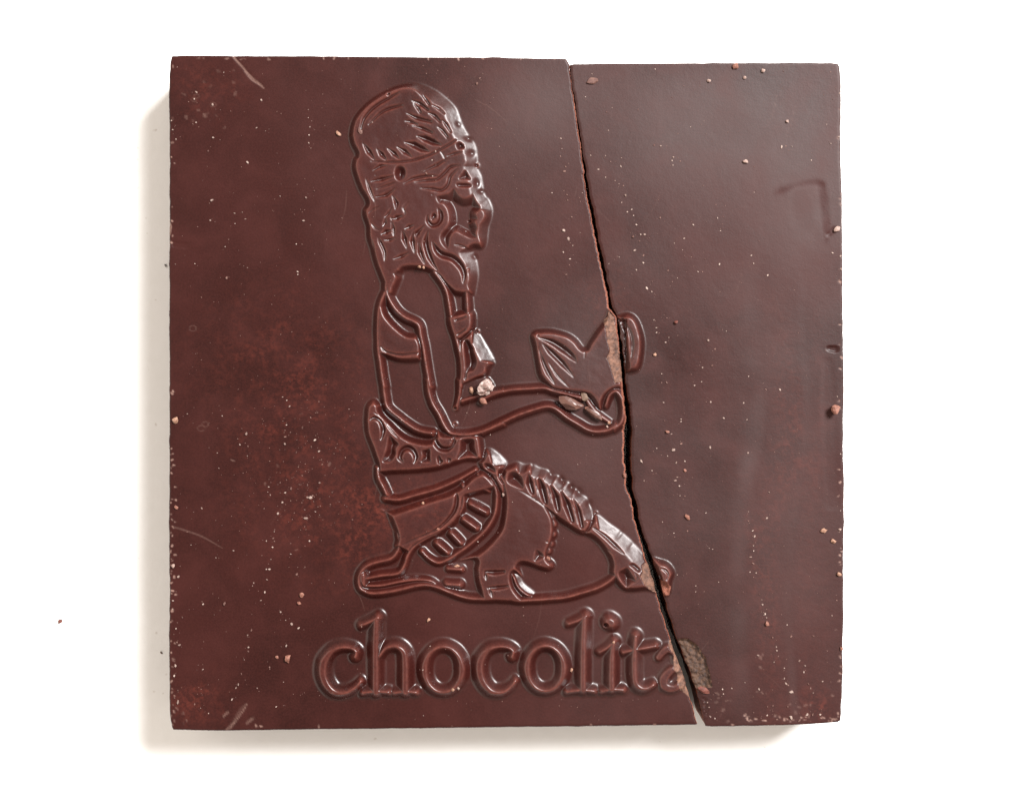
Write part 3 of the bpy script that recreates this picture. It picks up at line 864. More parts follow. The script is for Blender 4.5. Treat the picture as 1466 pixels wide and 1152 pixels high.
mottle = np.clip(0.6 * blob(440, 660, 110, 130) + 0.5 * blob(500, 760, 70, 70) + 0.4 * blob(400, 500, 120, 90) + 0.7 * blob(590, 730, 60, 40)
                 + 0.45 * blob(290, 130, 60, 40) + 0.8 * blob(285, 1000, 40, 36) + 0.7 * blob(1165, 1010, 30, 22) + 0.5 * blob(1140, 640, 24, 90)
                 + 0.35 * blob(1090, 830, 20, 130, -8) + 0.5 * blob(870, 430, 30, 60), 0, 1)
mottle *= np.clip(0.6 + 0.9 * vnoise(22, 41, 3), 0, 1)
for win, x, y, rx, ry, ang, amp in (('A', 1165, 545, 5, 3, 30, 3.0), ('A', 1192, 678, 4.5, 4.5, 0, 3.2), ('A', 1240, 935, 3.5, 6, 0, 2.6), ('A', 1080, 420, 4, 3, 60, 1.4), ('B', 1275, 150, 4, 3, 0, 1.8),
                                    ('F', 730, 168, 4, 4, 0, 2.0), ('F', 905, 240, 5, 3.5, 60, 2.6), ('F', 1002, 285, 5, 3.5, 60, 2.8), ('F', 1088, 352, 4.5, 3.5, 60, 2.8), ('F', 1150, 392, 5, 4, 60, 2.8),
                                    ('F', 1240, 500, 5, 4, 80, 1.8), ('B', 1220, 720, 4, 3, 50, 1.6), ('G', 900, 400, 3, 8, 40, 0.8), ('G', 1000, 500, 3, 7, 40, 0.7)):
    (qx, qy), = Z(win, [(x, y)])
    i0, j0 = int((qx - GX) / G), int((qy - GY) / G)
    u = (np.arange(-50, 51) * G)[None, :]; v_ = (np.arange(-50, 51) * G)[:, None]
    a = math.radians(ang)
    Hf[j0 - 50:j0 + 51, i0 - 50:i0 + 51] -= amp * np.exp(-(((u * math.cos(a) + v_ * math.sin(a)) / rx) ** 2 + ((-u * math.sin(a) + v_ * math.cos(a)) / ry) ** 2))
# smears: the hooked one near the right edge is a shallow dent with a dark rim
smear = np.clip(0.30 * vnoise(150, 51, 3) + 0.42, 0, 1) * np.clip((gxs - 600) / 420 + 0.7 * (1 - (gys - 80) / 960), 0.05, 1)
_wob = (26 * vnoise(260, 55, 2)[:, NX // 2] / G).astype(int)
_col = vnoise(40, 52, 2)[NY // 2] * 1.2
streak = np.stack([np.roll(_col, k) for k in _wob]) * np.clip((gxs - 1040) / 50, 0, 1) * np.clip((1192 - gxs) / 12, 0, 1) * np.clip((gys - 330) / 250, 0, 1)
mottle = np.clip(mottle + 0.5 * np.clip(-streak, 0, 1), 0, 1)
streak = np.clip(streak, 0, 1) * np.clip(0.6 + 0.8 * vnoise(60, 56, 2), 0, 1)
smear = np.clip(smear + 1.3 * streak + 0.5 * blob(1150, 300, 70, 90) + 0.6 * blob(1000, 170, 120, 60, 15) + 0.5 * blob(770, 150, 60, 60), 0, 1).astype(np.float32)


def seglow(pts, r, amt, win='X'):
    p = Z(win, pts)
    P, R = crspline(p, False, 5, rad(r, len(p)))
    sd, b = segdist(P, R, False, max(R) * 2)
    v = np.clip(sd / max(R) + 0.6, 0, 1)
    return v * v * (3 - 2 * v) * amt, b


for pts, r, d in (([(1116, 274), (1126, 270), (1140, 265), (1155, 263), (1170, 263), (1176, 266)], [4, 5, 3, 3, 4, 4], 0.2),
                  ([(1174, 268), (1178, 285), (1180, 305), (1182, 325), (1182, 340)], [5, 6, 6, 5, 2], 0.2), ([(1186, 336), (1194, 329)], [2, 3], 1.2),
                  ([(1188, 499), (1196, 500)], [3, 4], 1.8), ([(1186, 520), (1186, 560), (1189, 640), (1192, 720)], [6, 8, 9, 8], 0.25),
                  ([(250, 350), (268, 352)], [4, 4], 0.7)):
    v, b = seglow(pts, r, d)
    Hf[b[2]:b[3], b[0]:b[1]] -= v
v, b = seglow([(1140, 278), (1158, 285), (1170, 310), (1176, 332)], [12, 16, 12, 6], 0.15)
Hf[b[2]:b[3], b[0]:b[1]] += v

hook = np.zeros((NY, NX), np.float32)
for pts, r in (([(1112, 276), (1120, 273), (1128, 270), (1140, 266), (1155, 263), (1170, 262), (1176, 264)], [3, 5, 4, 3, 4, 6, 6]), ([(1174, 264), (1178, 285), (1181, 305), (1183, 325), (1183, 345)], [6, 6, 5, 5, 2]), ([(1187, 336), (1194, 330)], [2, 3]),
               ([(1186, 499), (1196, 500)], [3, 4])):
    v, b = seglow(pts, r, 1.0)
    np.maximum(hook[b[2]:b[3], b[0]:b[1]], v, out=hook[b[2]:b[3], b[0]:b[1]])
smear = (np.clip(smear + 0.6 * blob(1150, 302, 18, 40, -14) + 0.35 * blob(1120, 200, 80, 70), 0, 1.2) * (1 - 0.6 * np.clip(blur(hook, 4.0), 0, 1))).astype(np.float32)
hook = blur(hook, 5.0) * np.clip(0.75 + 0.9 * vnoise(26, 91, 3), 0, 1) * np.where(gys > 480, 0.4, 1.0)
hook = hook.astype(np.float32)
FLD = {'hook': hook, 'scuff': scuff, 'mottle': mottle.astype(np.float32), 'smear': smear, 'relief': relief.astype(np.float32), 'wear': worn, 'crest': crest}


def sample(F, x, y):
    u = np.clip((x - GX) / G, 0, NX - 1.001); v = np.clip((y - GY) / G, 0, NY - 1.001)
    i = u.astype(int); j = v.astype(int)
    fx = u - i; fy = v - j
    return F[j, i] * (1 - fx) * (1 - fy) + F[j, i + 1] * fx * (1 - fy) + F[j + 1, i] * (1 - fx) * fy + F[j + 1, i + 1] * fx * fy


def wx(x):
    return (x - CX) * S


def wy(y):
    return (CY - y) * S


def face_z(x, y):
    return THK + float(sample(Hf, np.array([float(x)]), np.array([float(y)]))[0]) * S


# ------------------------------------------------------------------ mesh helpers
def mesh_np(name, V, quads, mats, matidx=None, fields=None, smooth=True):
    me = bpy.data.meshes.new(name)
    V = np.asarray(V, np.float32)
    nq = len(quads)
    me.vertices.add(len(V))
    me.vertices.foreach_set('co', V.ravel())
    me.loops.add(nq * 4)
    me.loops.foreach_set('vertex_index', np.asarray(quads, np.int32).ravel())
    me.polygons.add(nq)
    me.polygons.foreach_set('loop_start', np.arange(0, nq * 4, 4, dtype=np.int32))
    me.polygons.foreach_set('loop_total', np.full(nq, 4, np.int32))
    if matidx is not None:
        me.polygons.foreach_set('material_index', np.asarray(matidx, np.int32))
    me.polygons.foreach_set('use_smooth', np.full(nq, smooth))
    for m in mats:
        me.materials.append(m)
    for k, v in (fields or {}).items():
        a = me.attributes.new(k, 'FLOAT', 'POINT')
        a.data.foreach_set('value', np.asarray(v, np.float32))
    me.update(calc_edges=True)
    return me


def link(name, me, parent=None, loc=None):
    o = bpy.data.objects.new(name, me)
    C.objects.link(o)
    if parent is not None:
        o.parent = parent
    if loc is not None:
        o.location = loc
    return o


def tag(o, label=None, cat=None, group=None, kind=None):
    for k, v in (('label', label), ('category', cat), ('group', group), ('kind', kind)):
        if v:
            o[k] = v
    return o


def thing(name, label, cat, loc, group=None):
    o = bpy.data.objects.new(name, None)
    C.objects.link(o)
    o.location = loc
    o.empty_display_size = 0.3
    return tag(o, label, cat, group)


# ------------------------------------------------------------------ the two pieces of the bar
def spacing(lo, hi, fa, fb, fine, coarse, edge=8):
    out = [lo]
    while out[-1] < hi:
        x = out[-1]
        f = (fa <= x <= fb) or x < lo + edge + 3 or x > hi - edge - 3
        out.append(x + (fine if f else coarse))
    return np.array(out)


FINE, COARSE = 0.9, 2.2


def build_piece(root, xs, ys, xl, xr, yt, yb, side):
    ox, oy = root.location.x, root.location.y
    X, Y = np.meshgrid(xs, ys)
    Y = np.clip(Y, yt(X), yb(X))
    X = np.clip(X, xl(Y), xr(Y))
    Hh = sample(Hf, X, Y)
    # rounded rim
    d = np.minimum(np.minimum(X - xl(Y), xr(Y) - X), np.minimum(Y - yt(X), yb(X) - Y))
    crackd = (xr(Y) - X) if side < 0 else (X - xl(Y))
    outer = np.minimum(np.minimum(Y - yt(X), yb(X) - Y), (X - xl(Y)) if side < 0 else (xr(Y) - X))
    R = 3.2
    q = np.clip(outer / R, 0, 1)
    Hh = Hh - R * (1 - np.sqrt(1 - (1 - q) ** 2)) * 0.9
    qc = np.clip(crackd / 2.6, 0, 1)
    Hh = Hh - (2.4 if side < 0 else 1.2) * (1 - qc) ** 1.3
    nr, nc = X.shape
    idx = np.arange(nr * nc).reshape(nr, nc)
    V = np.stack([wx(X) - ox, wy(Y) - oy, THK + Hh * S], -1).reshape(-1, 3)
    Q = np.stack([idx[:-1, :-1], idx[1:, :-1], idx[1:, 1:], idx[:-1, 1:]], -1).reshape(-1, 4)
    # cell centres choose the part
    cx = (X[:-1, :-1] + X[1:, 1:] + X[1:, :-1] + X[:-1, 1:]) / 4
    cy = (Y[:-1, :-1] + Y[1:, 1:] + Y[1:, :-1] + Y[:-1, 1:]) / 4
    gi = np.clip(((cx - GX) / G + 0.5).astype(int), 0, NX - 1); gj = np.clip(((cy - GY) / G + 0.5).astype(int), 0, NY - 1)
    part = Id[gj, gi].ravel().astype(int)
    fr = Fr[gj, gi].ravel().astype(int)
    # drop collapsed cells
    a = X.ravel()[Q]; b = Y.ravel()[Q]
    areaq = 0.5 * np.abs((a[:, 2] - a[:, 0]) * (b[:, 3] - b[:, 1]) - (a[:, 3] - a[:, 1]) * (b[:, 2] - b[:, 0]))
    keep = areaq > 1e-4
    part = np.where(part == PARTS.index('letter/a'), np.where(side > 0, 0, part), part)
    codes = (1,) if side < 0 else (2, 3, 4, 5)
    for c in codes:
        part[fr == c] = 1000 + c
    mat0 = np.zeros(len(Q), int)
    cd = ((xr(cy) - cx) if side < 0 else (cx - xl(cy))).ravel()
    if side < 0:
        wid = 1.1 + 0.9 * sample(vnoise(16, 61, 3), cx, cy).ravel() + np.interp(cy.ravel(), [80, 300, 420, 640, 720, 1040], [-0.3, 0.2, 1.6, 1.8, 0.4, -0.4])
        mat0[cd < wid] = 1
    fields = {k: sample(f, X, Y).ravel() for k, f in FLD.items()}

    def sub(name, mask, mats, midx, parent, extra=None):
        qs = Q[mask]
        if len(qs) < 6:
            return None
        used, inv = np.unique(qs.ravel(), return_inverse=True)
        me = mesh_np(name, V[used], inv.reshape(-1, 4), mats, midx[mask], {k: f[used] for k, f in fields.items()})
        return link(name, me, parent)

    objs = {}
    # slab: face + sides + underside
    mask = keep & (part == 0)
    qs = Q[mask]
    per = np.concatenate([idx[0, :-1], idx[:-1, -1], idx[-1, :0:-1], idx[:0:-1, 0]])
    keep_p = np.ones(len(per), bool)
    pv = V[per]
    nxt = np.roll(per, -1)
    ringV, ringF, nring = [], {k: [] for k in fields}, 5
    depth = [0.0, 0.05, 0.17, 0.36, 0.51, THK]
    base = len(V)
    allV = [V]
    cen = pv[:, :2].mean(0)
    for r_ in range(1, 6):
        z = THK - depth[r_]
        off = np.array([[noise.noise((p[0] * 3, p[1] * 3, z * 9 + side)) * 0.010 for p in pv]]).T
        dirv = pv[:, :2] - cen
        dirv = dirv / (np.linalg.norm(dirv, axis=1, keepdims=True) + 1e-9)
        xy = pv[:, :2] + dirv * off * (0.6 if r_ < 5 else 0.2)
        if r_ == 5:
            xy = cen + (xy - cen) * 0.998
        for _k in range(4 * r_):                       # the small nicks of the upper edge fade out down the side
            xy = 0.25 * np.roll(xy, 1, 0) + 0.5 * xy + 0.25 * np.roll(xy, -1, 0)
        allV.append(np.column_stack([xy, np.full(len(pv), z)]))
    V2 = np.concatenate(allV)
    sides, smat = [], []
    n = len(per)
    crack_side = np.zeros(n, bool)
    px = X.ravel()[per]; py = Y.ravel()[per]
    cdist = np.abs((xr(py) if side < 0 else xl(py)) - px)
    crack_side = (cdist < 0.05)
    for r_ in range(5):
        up = per if r_ == 0 else base + (r_ - 1) * n + np.arange(n)
        dn = base + r_ * n + np.arange(n)
        sides.append(np.column_stack([up, dn, np.roll(dn, -1), np.roll(up, -1)])[:, ::-1])
        smat.append(np.where(crack_side, 1, 0))
    sides = np.concatenate(sides); smat = np.concatenate(smat)
    lens = np.linalg.norm(V2[sides[:, 0]] - V2[sides[:, 3]], axis=1) + np.linalg.norm(V2[sides[:, 1]] - V2[sides[:, 2]], axis=1)
    ok = lens > 1e-5
    sides, smat = sides[ok], smat[ok]
    Qall = np.concatenate([qs, sides])
    mall = np.concatenate([mat0[mask], smat])
    F2 = {k: np.concatenate([f, np.zeros(5 * n)]) for k, f in fields.items()}
    used, inv = np.unique(Qall.ravel(), return_inverse=True)
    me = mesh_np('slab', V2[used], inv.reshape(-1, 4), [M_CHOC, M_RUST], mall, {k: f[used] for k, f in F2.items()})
    slab = link('slab', me, root)
    # relief parts
    fig = None
    order = [PARTS.index(FIG)] + [i for i in range(1, len(PARTS)) if PARTS[i] != FIG]
    for i in order:
        nm = PARTS[i]
        m_ = keep & (part == i)
        if m_.sum() < 30:
            continue
        if nm == FIG:
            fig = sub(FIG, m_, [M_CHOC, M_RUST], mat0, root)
            objs[nm] = fig
        elif nm.startswith('letter/'):
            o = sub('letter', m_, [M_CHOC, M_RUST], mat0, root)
            if o:
                o['label'] = 'raised letter ' + nm.split('/')[1][0]
        elif nm == 'cacao_pod':
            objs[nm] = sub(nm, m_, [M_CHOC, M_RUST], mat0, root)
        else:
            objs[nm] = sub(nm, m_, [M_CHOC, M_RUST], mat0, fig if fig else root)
    for c in codes:
        m_ = keep & (part == 1000 + c)
        if m_.sum() < 6:
            continue
        if c == 1:
            # three separate broken faces on the larger piece, told apart by height in the picture
            for lo, hi, lab in ((0, 640, 'tan broken face across the raised pods'), (640, 880, 'tan broken face across the toes'), (880, 1100, 'tan broken face through the last letter')):
                mm = m_ & (cy.ravel() >= lo) & (cy.ravel() < hi)
                o = sub('broken_face', mm, [M_TAN], np.zeros(len(Q), int), root)
                if o:
                    o['label'] = lab
        else:
            o = sub('broken_face', m_, [{2: M_SPECK, 3: M_RUST, 4: M_CHOC, 5: M_CHOC}[c]], np.zeros(len(Q), int), root)
            if o:
                o['label'] = {2: 'speckled brown hollow where the last letter tore out', 3: 'rusty broken stub of the toes', 4: 'broken dark edge of the raised pod', 5: 'chipped lower lip of the break'}[c]
    return slab


xsL = spacing(238, 1004, 440, 1004, FINE, COARSE)
ysA = spacing(76, 1050, 116, 1008, FINE, COARSE)
left = thing('chocolate_piece', 'larger piece of snapped dark chocolate bar with raised kneeling figure and lettering', 'chocolate', (wx(560), wy(562), 0))
build_piece(left, xsL, ysA, xl_left, xr_left, yt_left, yb_left, -1)
xsR = spacing(809, 1212, 809, 1030, FINE, COARSE)
ysR = spacing(86, 1044, 430, 1040, FINE, COARSE)
right = thing('chocolate_piece', 'smaller plain wedge of snapped dark chocolate bar with broken pod tip', 'chocolate', (wx(1060), wy(565), 0))
build_piece(right, xsR, ysR, xl_right, xr_right, yt_right, yb_right, 1)

# ------------------------------------------------------------------ table
def table():
    m, nt, p = mat('white_table')
    co = N(nt, 'ShaderNodeTexCoord').outputs['Object']
    a = noise_tex(nt, co, 9.0, 6, 0.6)
    b_ = noise_tex(nt, co, 0.25, 3)
    sp = noise_tex(nt, co, 14.0, 2, 0.4)
    col = mix(nt, ramp(nt, a, 0.3, 0.7), (0.84, 0.835, 0.825, 1), (0.87, 0.865, 0.86, 1))
    col = mix(nt, ramp(nt, b_, 0.3, 0.7, 0, 0.25), col, (0.86, 0.845, 0.82, 1))
    col = mix(nt, ramp(nt, sp, 0.27, 0.22, 0, 0.6), col, (0.55, 0.50, 0.45, 1))
    nt.links.new(col, p.inputs['Base Color'])
    p.inputs['Roughness'].default_value = 0.6
    p.inputs['Specular IOR Level'].default_value = 0.3
    bp = N(nt, 'ShaderNodeBump')
    bp.inputs['Strength'].default_value = 0.25
    bp.inputs['Distance'].default_value = 0.012
    nt.links.new(a, bp.inputs['Height'])
    nt.links.new(bp.outputs[0], p.inputs['Normal'])
    me = bpy.data.meshes.new('table_surface')
    me.from_pydata([(-80, -80, 0), (80, -80, 0), (80, 80, 0), (-80, 80, 0)], [], [(0, 1, 2, 3)])
    me.materials.append(m)
    o = link('table_surface', me)
    tag(o, 'plain white tabletop under the chocolate', None, None, 'structure')


table()


# ------------------------------------------------------------------ crumbs
def rock(name, mt, size, seed, flat=0.6, sub=2, elong=1.0, chunk=0.25, chops=10):
    """an irregular angular crumb, its lowest point at z = 0; size in traced pixels across"""
    import bmesh
    bm = bmesh.new()
    bmesh.ops.create_icosphere(bm, subdivisions=sub, radius=1.0)
    r = random.Random(seed)
    off = Vector((r.uniform(-50, 50), r.uniform(-50, 50), r.uniform(-50, 50)))
    planes = [(Vector((r.gauss(0, 1), r.gauss(0, 1), r.gauss(0, 0.7))).normalized(), r.uniform(0.45, 0.8)) for _ in range(chops)]
    for v in bm.verts:
        c = v.co.copy()
        for nrm, dd in planes:                # chop flat facets
            e = c.dot(nrm) - dd
            if e > 0:
                c -= nrm * e
        c *= 1 + chunk * noise.noise(c * 2.1 + off)
        v.co = Vector((c.x * elong, c.y, c.z * flat)) * (size * S * 0.5)
    z0 = min(v.co.z for v in bm.verts)
    for v in bm.verts:
        v.co.z -= z0
    me = bpy.data.meshes.new(name)
    bm.to_mesh(me)
    bm.free()
    me.materials.append(mt)
    for f in me.polygons:
        f.use_smooth = False
    return me


def crumb(x, y, size, mt, label, name='crumb', ang=0.0, elong=1.0, flat=0.6, group=None, on_table=False, sub=2, lift=0.0, chunk=0.25, chops=10):
    me = rock(name, mt, size, int(x * 13 + y * 7), flat, sub, elong, chunk, chops)
    z = 0.0 if on_table else face_z(x, y) - 0.0015 + lift
    sc_ = (THK + CAM_D) / CAM_D if on_table else 1.0
    o = link(name, me, None, (wx(x) * sc_, wy(y) * sc_, z))
    o.rotation_euler = (0, 0, math.radians(-ang))
    tag(o, label, 'crumb', group)
    return o


GR = 'crumbs lying on the chocolate'
crumb(694, 553, 23, M_CRUMB_WHITE, 'largest whitish crumb lying on the figure chest', chunk=0.75, chops=5, ang=-15, elong=1.2, group=GR, sub=3, lift=0.012)
crumb(675.5, 559, 8, M_CRUMB_TAN, 'small tan crumb touching the whitish crumb on the chest', ang=60, elong=1.5, group=GR)
crumb(693, 574, 10, M_CRUMB_PINK, 'thin orange sliver lying just below the whitish crumb', ang=48, elong=1.7, group=GR)
crumb(816, 577, 26, M_NIB, 'large smooth brown shard lying along the raised forearm', 'chocolate_shard', chunk=0.1, ang=18, elong=1.75, flat=0.5, group=GR, sub=3, lift=0.01)
crumb(850, 592, 14, M_NIB, 'narrow brown shard beside the figure thumb', 'chocolate_shard', chunk=0.1, ang=42, elong=2.2, flat=0.55, group=GR, sub=3)
crumb(836, 567, 14, M_BROWN, 'rough dark crumb under the raised pods', ang=35, elong=1.2, group=GR)
crumb(840, 584, 7, M_CRUMB_PINK, 'orange crumb between the two brown shards', ang=10, group=GR)
crumb(872, 605, 5.5, M_CRUMB_TAN, 'yellowish crumb inside the cupped hand', group=GR)
crumb(869, 611, 4.5, M_CRUMB_PALE, 'pale speck of crumb at the wrist of the cupped hand', group=GR)
crumb(1194, 586, 17, M_CRUMB_PINK, 'big pinkish crumb standing near the right edge of the wedge', ang=20, elong=1.05, flat=0.8, group=GR, sub=3)
crumb(968.5, 461, 7, M_CRUMB_RED, 'reddish crumb to the right of the broken pod tip', ang=20, flat=0.8, group=GR)
crumb(955.5, 618, 6.5, M_CRUMB_PINK, 'orange crumb right of the crack beside the hand', ang=-30, group=GR)
crumb(983.5, 740, 8, M_CRUMB_PINK, 'elongated orange crumb right of the crack beside the shin', ang=55, elong=1.5, group=GR)
crumb(980.5, 673.5, 5.5, M_CRUMB_PINK, 'small pink crumb among white specks right of the crack', group=GR)
crumb(937, 507.5, 5.5, M_CRUMB_TAN, 'small tan crumb below and right of the pod tip', elong=1.3, group=GR)
crumb(1054, 95.5, 9.5, M_CRUMB_PINK, 'pinkish crumb at the top edge of the wedge', ang=10, elong=1.2, group=GR)
crumb(1092, 101, 7, M_CRUMB_PALE, 'round pale crumb just below the top edge of the wedge', group=GR)
crumb(1066.5, 111.5, 5.5, M_CRUMB_PALE, 'oval pale crumb below the pinkish top edge crumb', ang=-45, elong=1.3, group=GR)
crumb(1014.5, 116, 6, M_CRUMB_PALE, 'pale crumb in the upper middle of the wedge top', ang=-40, elong=1.3, group=GR)
crumb(848, 117, 15, M_FLAKE, 'dull brown flake near the upper left corner of the wedge', 'chocolate_flake', ang=0, elong=1.3, flat=0.25, group=GR)
crumb(1127, 174, 6, M_CRUMB_PALE, 'pale crumb in the upper right of the wedge', ang=20, group=GR)
crumb(1067, 232, 6.5, M_CRUMB_PALE, 'pale crumb left of the hooked dent', ang=0, elong=1.3, group=GR)
crumb(1198, 329, 8, M_CRUMB_PALE, 'slender pale crumb at the end of the hooked dent', ang=-45, elong=1.6, group=GR)
crumb(1179, 759, 8, M_CRUMB_TAN, 'long tan crumb near the lower right edge', ang=-12, elong=1.8, group=GR)
crumb(1192.5, 774, 8, M_CRUMB_TAN, 'curved tan crumb below the long tan crumb', ang=15, elong=1.3, group=GR)
crumb(1201, 821, 7.5, M_CRUMB_TAN, 'oval tan crumb sitting on the right edge', ang=45, elong=1.3, group=GR)
crumb(1204, 928, 6.5, M_CRUMB_PINK, 'orange crumb on the right edge of the wedge low down', group=GR)
crumb(1098, 892.5, 6.5, M_CRUMB_PINK, 'pink crumb in the dotted trail at lower right', ang=70, elong=1.6, group=GR)
crumb(1009, 988.5, 12, M_CRUMB_RED, 'red sliver below the torn out letter', ang=20, elong=1.9, flat=0.4, group=GR)
crumb(432.5, 851.5, 8, M_CRUMB_PINK, 'round orange crumb left of the rear foot', group=GR)
crumb(428.5, 863, 7, M_CRUMB_PINK, 'jagged orange crumb under the round orange crumb', ang=45, elong=1.3, group=GR)
crumb(396.5, 940, 5.5, M_CRUMB_PINK, 'small orange crumb left of the first letter', ang=-60, elong=1.2, group=GR)
crumb(412, 942, 10.5, M_CRUMB_PINK, 'upright brick shaped orange crumb left of the first letter', ang=-70, elong=1.6, group=GR)
crumb(251.5, 601, 11, M_CRUMB_TAN, 'tan crumb on the left edge beside the figure elbow height', ang=-60, elong=1.25, group=GR)
crumb(248, 809.5, 6.5, M_CRUMB_PALE, 'round pale crumb on the left edge above its lower corner', group=GR)
crumb(252, 725.5, 6, M_CRUMB_PINK, 'small pink crumb near the left edge', ang=45, elong=1.4, group=GR)
crumb(485, 191.5, 6.5, M_CRUMB_TAN, 'tan sliver just left of the headdress', ang=48, elong=1.6, group=GR)
crumb(516, 190, 7, M_FLAKE, 'thin dull flake on the left rim of the headdress', ang=75, elong=1.8, flat=0.4, group=GR)
crumb(601, 382.5, 6, M_CRUMB_TAN, 'tan crumb at the bottom of the hair', group=GR)
crumb(606.5, 383.5, 5.5, M_CRUMB_TAN, 'ring shaped tan crumb at the bottom of the hair', group=GR)
crumb(613.5, 887, 6, M_CRUMB_TAN, 'cream crumb above the first letter o', ang=-30, elong=1.3, group=GR)
crumb(649, 984, 5.5, M_CRUMB_TAN, 'tan crumb on the lower rim of the first letter o', group=GR)
crumb(656.5, 983, 5.5, M_CRUMB_PALE, 'pale crumb on the lower rim of the first letter o', group=GR)
crumb(818, 958.5, 6.5, M_CRUMB_TAN, 'pinkish tan crumb between the letters o and l', group=GR)
crumb(877.5, 917, 4.5, M_CRUMB_TAN, 'bright yellow tan crumb on top of the letter i', group=GR)
crumb(627.5, 756, 5.5, M_CRUMB_PINK, 'orange crumb on the skirt border beside the ladder band', group=GR)
crumb(606.5, 719.5, 5.5, M_CRUMB_TAN, 'tan crumb in the middle of the skirt', group=GR)
crumb(655, 809, 7, M_CRUMB_TAN, 'yellowish crumb on the small block behind the calf', ang=5, elong=1.5, group=GR)
crumb(721, 707.5, 5.5, M_CRUMB_PALE, 'pale crumb on the thigh', ang=-50, elong=1.2, group=GR)
crumb(785, 799, 7, M_CRUMB_PINK, 'orange crumb on the knee crook', ang=60, elong=1.2, group=GR)
crumb(894, 681, 6.5, M_CRUMB_PINK, 'orange bit clinging to the broken edge above the shin', ang=85, elong=1.4, group=GR, lift=0.004)
crumb(1202, 757.5, 5.0, M_CRUMB_PALE, 'pale crumb at the right edge above the curved one', group=GR)
# the table
GT = 'specks on the table'
crumb(86, 889, 7, M_CRUMB_RED, 'red crumb alone on the white table left of the bar', ang=-30, elong=1.4, on_table=True, group=GT)
crumb(231, 934, 4.5, M_BROWN, 'brown speck on the table close to the left edge', ang=30, elong=1.4, on_table=True, group=GT, sub=1)
crumb(237, 380, 4.5, M_GREY, 'grey speck on the table touching the upper left edge', ang=70, elong=1.5, on_table=True, group=GT, sub=1)

# ------------------------------------------------------------------ cocoa dust and pale specks: stuff
FINE_SPOTS = []


def specks(win_origin, k, pts):
    for x, y, s in pts:
        FINE_SPOTS.append((win_origin[0] + x / k, win_origin[1] + y / k, s))


specks((220, 60), 6.108, [(372, 440, 5), (355, 500, 5), (515, 550, 6), (205, 222, 3.5), (612, 268, 3), (305, 525, 3), (942, 512, 5.5), (900, 752, 3.5), (978, 780, 3), (370, 705, 4), (520, 838, 6),
                          (580, 858, 3.5), (195, 852, 4), (475, 955, 5), (820, 1055, 5), (1352, 595, 3), (1352, 665, 2.5), (1365, 745, 4), (1358, 815, 4.5), (1356, 885, 4), (1375, 930, 3), (155, 690, 4), (165, 770, 4)])
specks((220, 240), 6.108, [(510, 285, 6), (488, 312, 3.5), (495, 462, 5), (707, 400, 3.5), (775, 390, 4), (800, 450, 3.5), (712, 490, 3), (1332, 262, 6), (1405, 205, 5), (1308, 465, 6), (1105, 250, 3), (625, 693, 4), (1247, 668, 4),
                           (1258, 910, 4), (1260, 935, 4), (638, 965, 5.5), (385, 517, 2.5), (820, 875, 3.5), (1320, 370, 2.5), (190, 845, 2.5), (360, 840, 2.5)])
specks((220, 560), 6.108, [(295, 197, 3), (600, 215, 3.5), (810, 372, 6), (755, 467, 4), (825, 480, 3), (557, 538, 3), (570, 672, 3), (1162, 295, 4), (1150, 398, 5), (1147, 460, 6), (1187, 132, 4), (1412, 425, 6), (1445, 525, 5), (1126, 50, 3),
                           (1165, 78, 3.5), (1006, 835, 3), (1020, 905, 3), (997, 880, 2), (1125, 970, 5), (1150, 885, 4), (1200, 850, 5), (1370, 930, 9), (1345, 925, 6), (1390, 912, 5), (420, 1020, 5), (1085, 1070, 6), (1450, 800, 6), (1345, 820, 4), (1415, 1052, 3.5), (820, 565, 3)])
specks((220, 740), 6.108, [(1330, 10, 7), (1055, 127, 3), (1045, 185, 5.5), (1055, 210, 4), (985, 208, 3), (1040, 262, 4), (698, 292, 3.5), (1362, 208, 5), (1198, 322, 3.5), (1026, 368, 3.5), (985, 455, 4), (1012, 455, 5), (545, 355, 2.5), (1250, 500, 6),
                           (875, 575, 3.5), (865, 600, 3), (972, 657, 5), (938, 727, 4), (618, 757, 7), (432, 762, 4.5), (530, 852, 3), (252, 877, 2.5), (855, 990, 5.5), (822, 1030, 4), (1205, 933, 7), (1155, 900, 3.5), (1268, 970, 5), (327, 243, 3), (990, 545, 4), (170, 730, 4), (165, 805, 4), (195, 975, 4), (215, 520, 6), (1110, 828, 4)])
specks((220, 900), 6.108, [(205, 115, 5), (225, 140, 5), (830, 160, 4.5), (828, 195, 4), (390, 315, 3), (432, 352, 4), (190, 320, 6), (180, 410, 6), (1158, 147, 5), (1014, 332, 4.5), (768, 388, 3.5), (740, 485, 5), (720, 515, 4), (905, 515, 4), (1135, 463, 3.5), (182, 600, 5),
                           (212, 640, 6), (358, 657, 4), (685, 615, 4.5), (480, 737, 3.5), (1070, 680, 3.5), (213, 535, 3), (415, 525, 2.5), (425, 575, 2.5), (792, 268, 3), (410, 690, 2.5), (1310, 862, 4)])
specks((780, 60), 6.108, [(140, 845, 4.5), (150, 937, 4.5), (135, 1000, 3.5), (182, 1093, 5), (540, 615, 4), (588, 577, 3), (555, 775, 3), (355, 482, 3), (412, 283, 3.5), (965, 240, 4), (1435, 340, 5.5), (1215, 385, 3), (1112, 487, 3.5), (955, 905, 5), (1012, 912, 5), (1125, 1010, 5), (1112, 1038, 5),
                          (1182, 1045, 4), (1120, 1080, 3.5), (530, 997, 3), (670, 1015, 3), (400, 993, 3), (575, 1048, 4), (665, 1090, 4), (1392, 693, 2.5), (1275, 745, 2.5)])
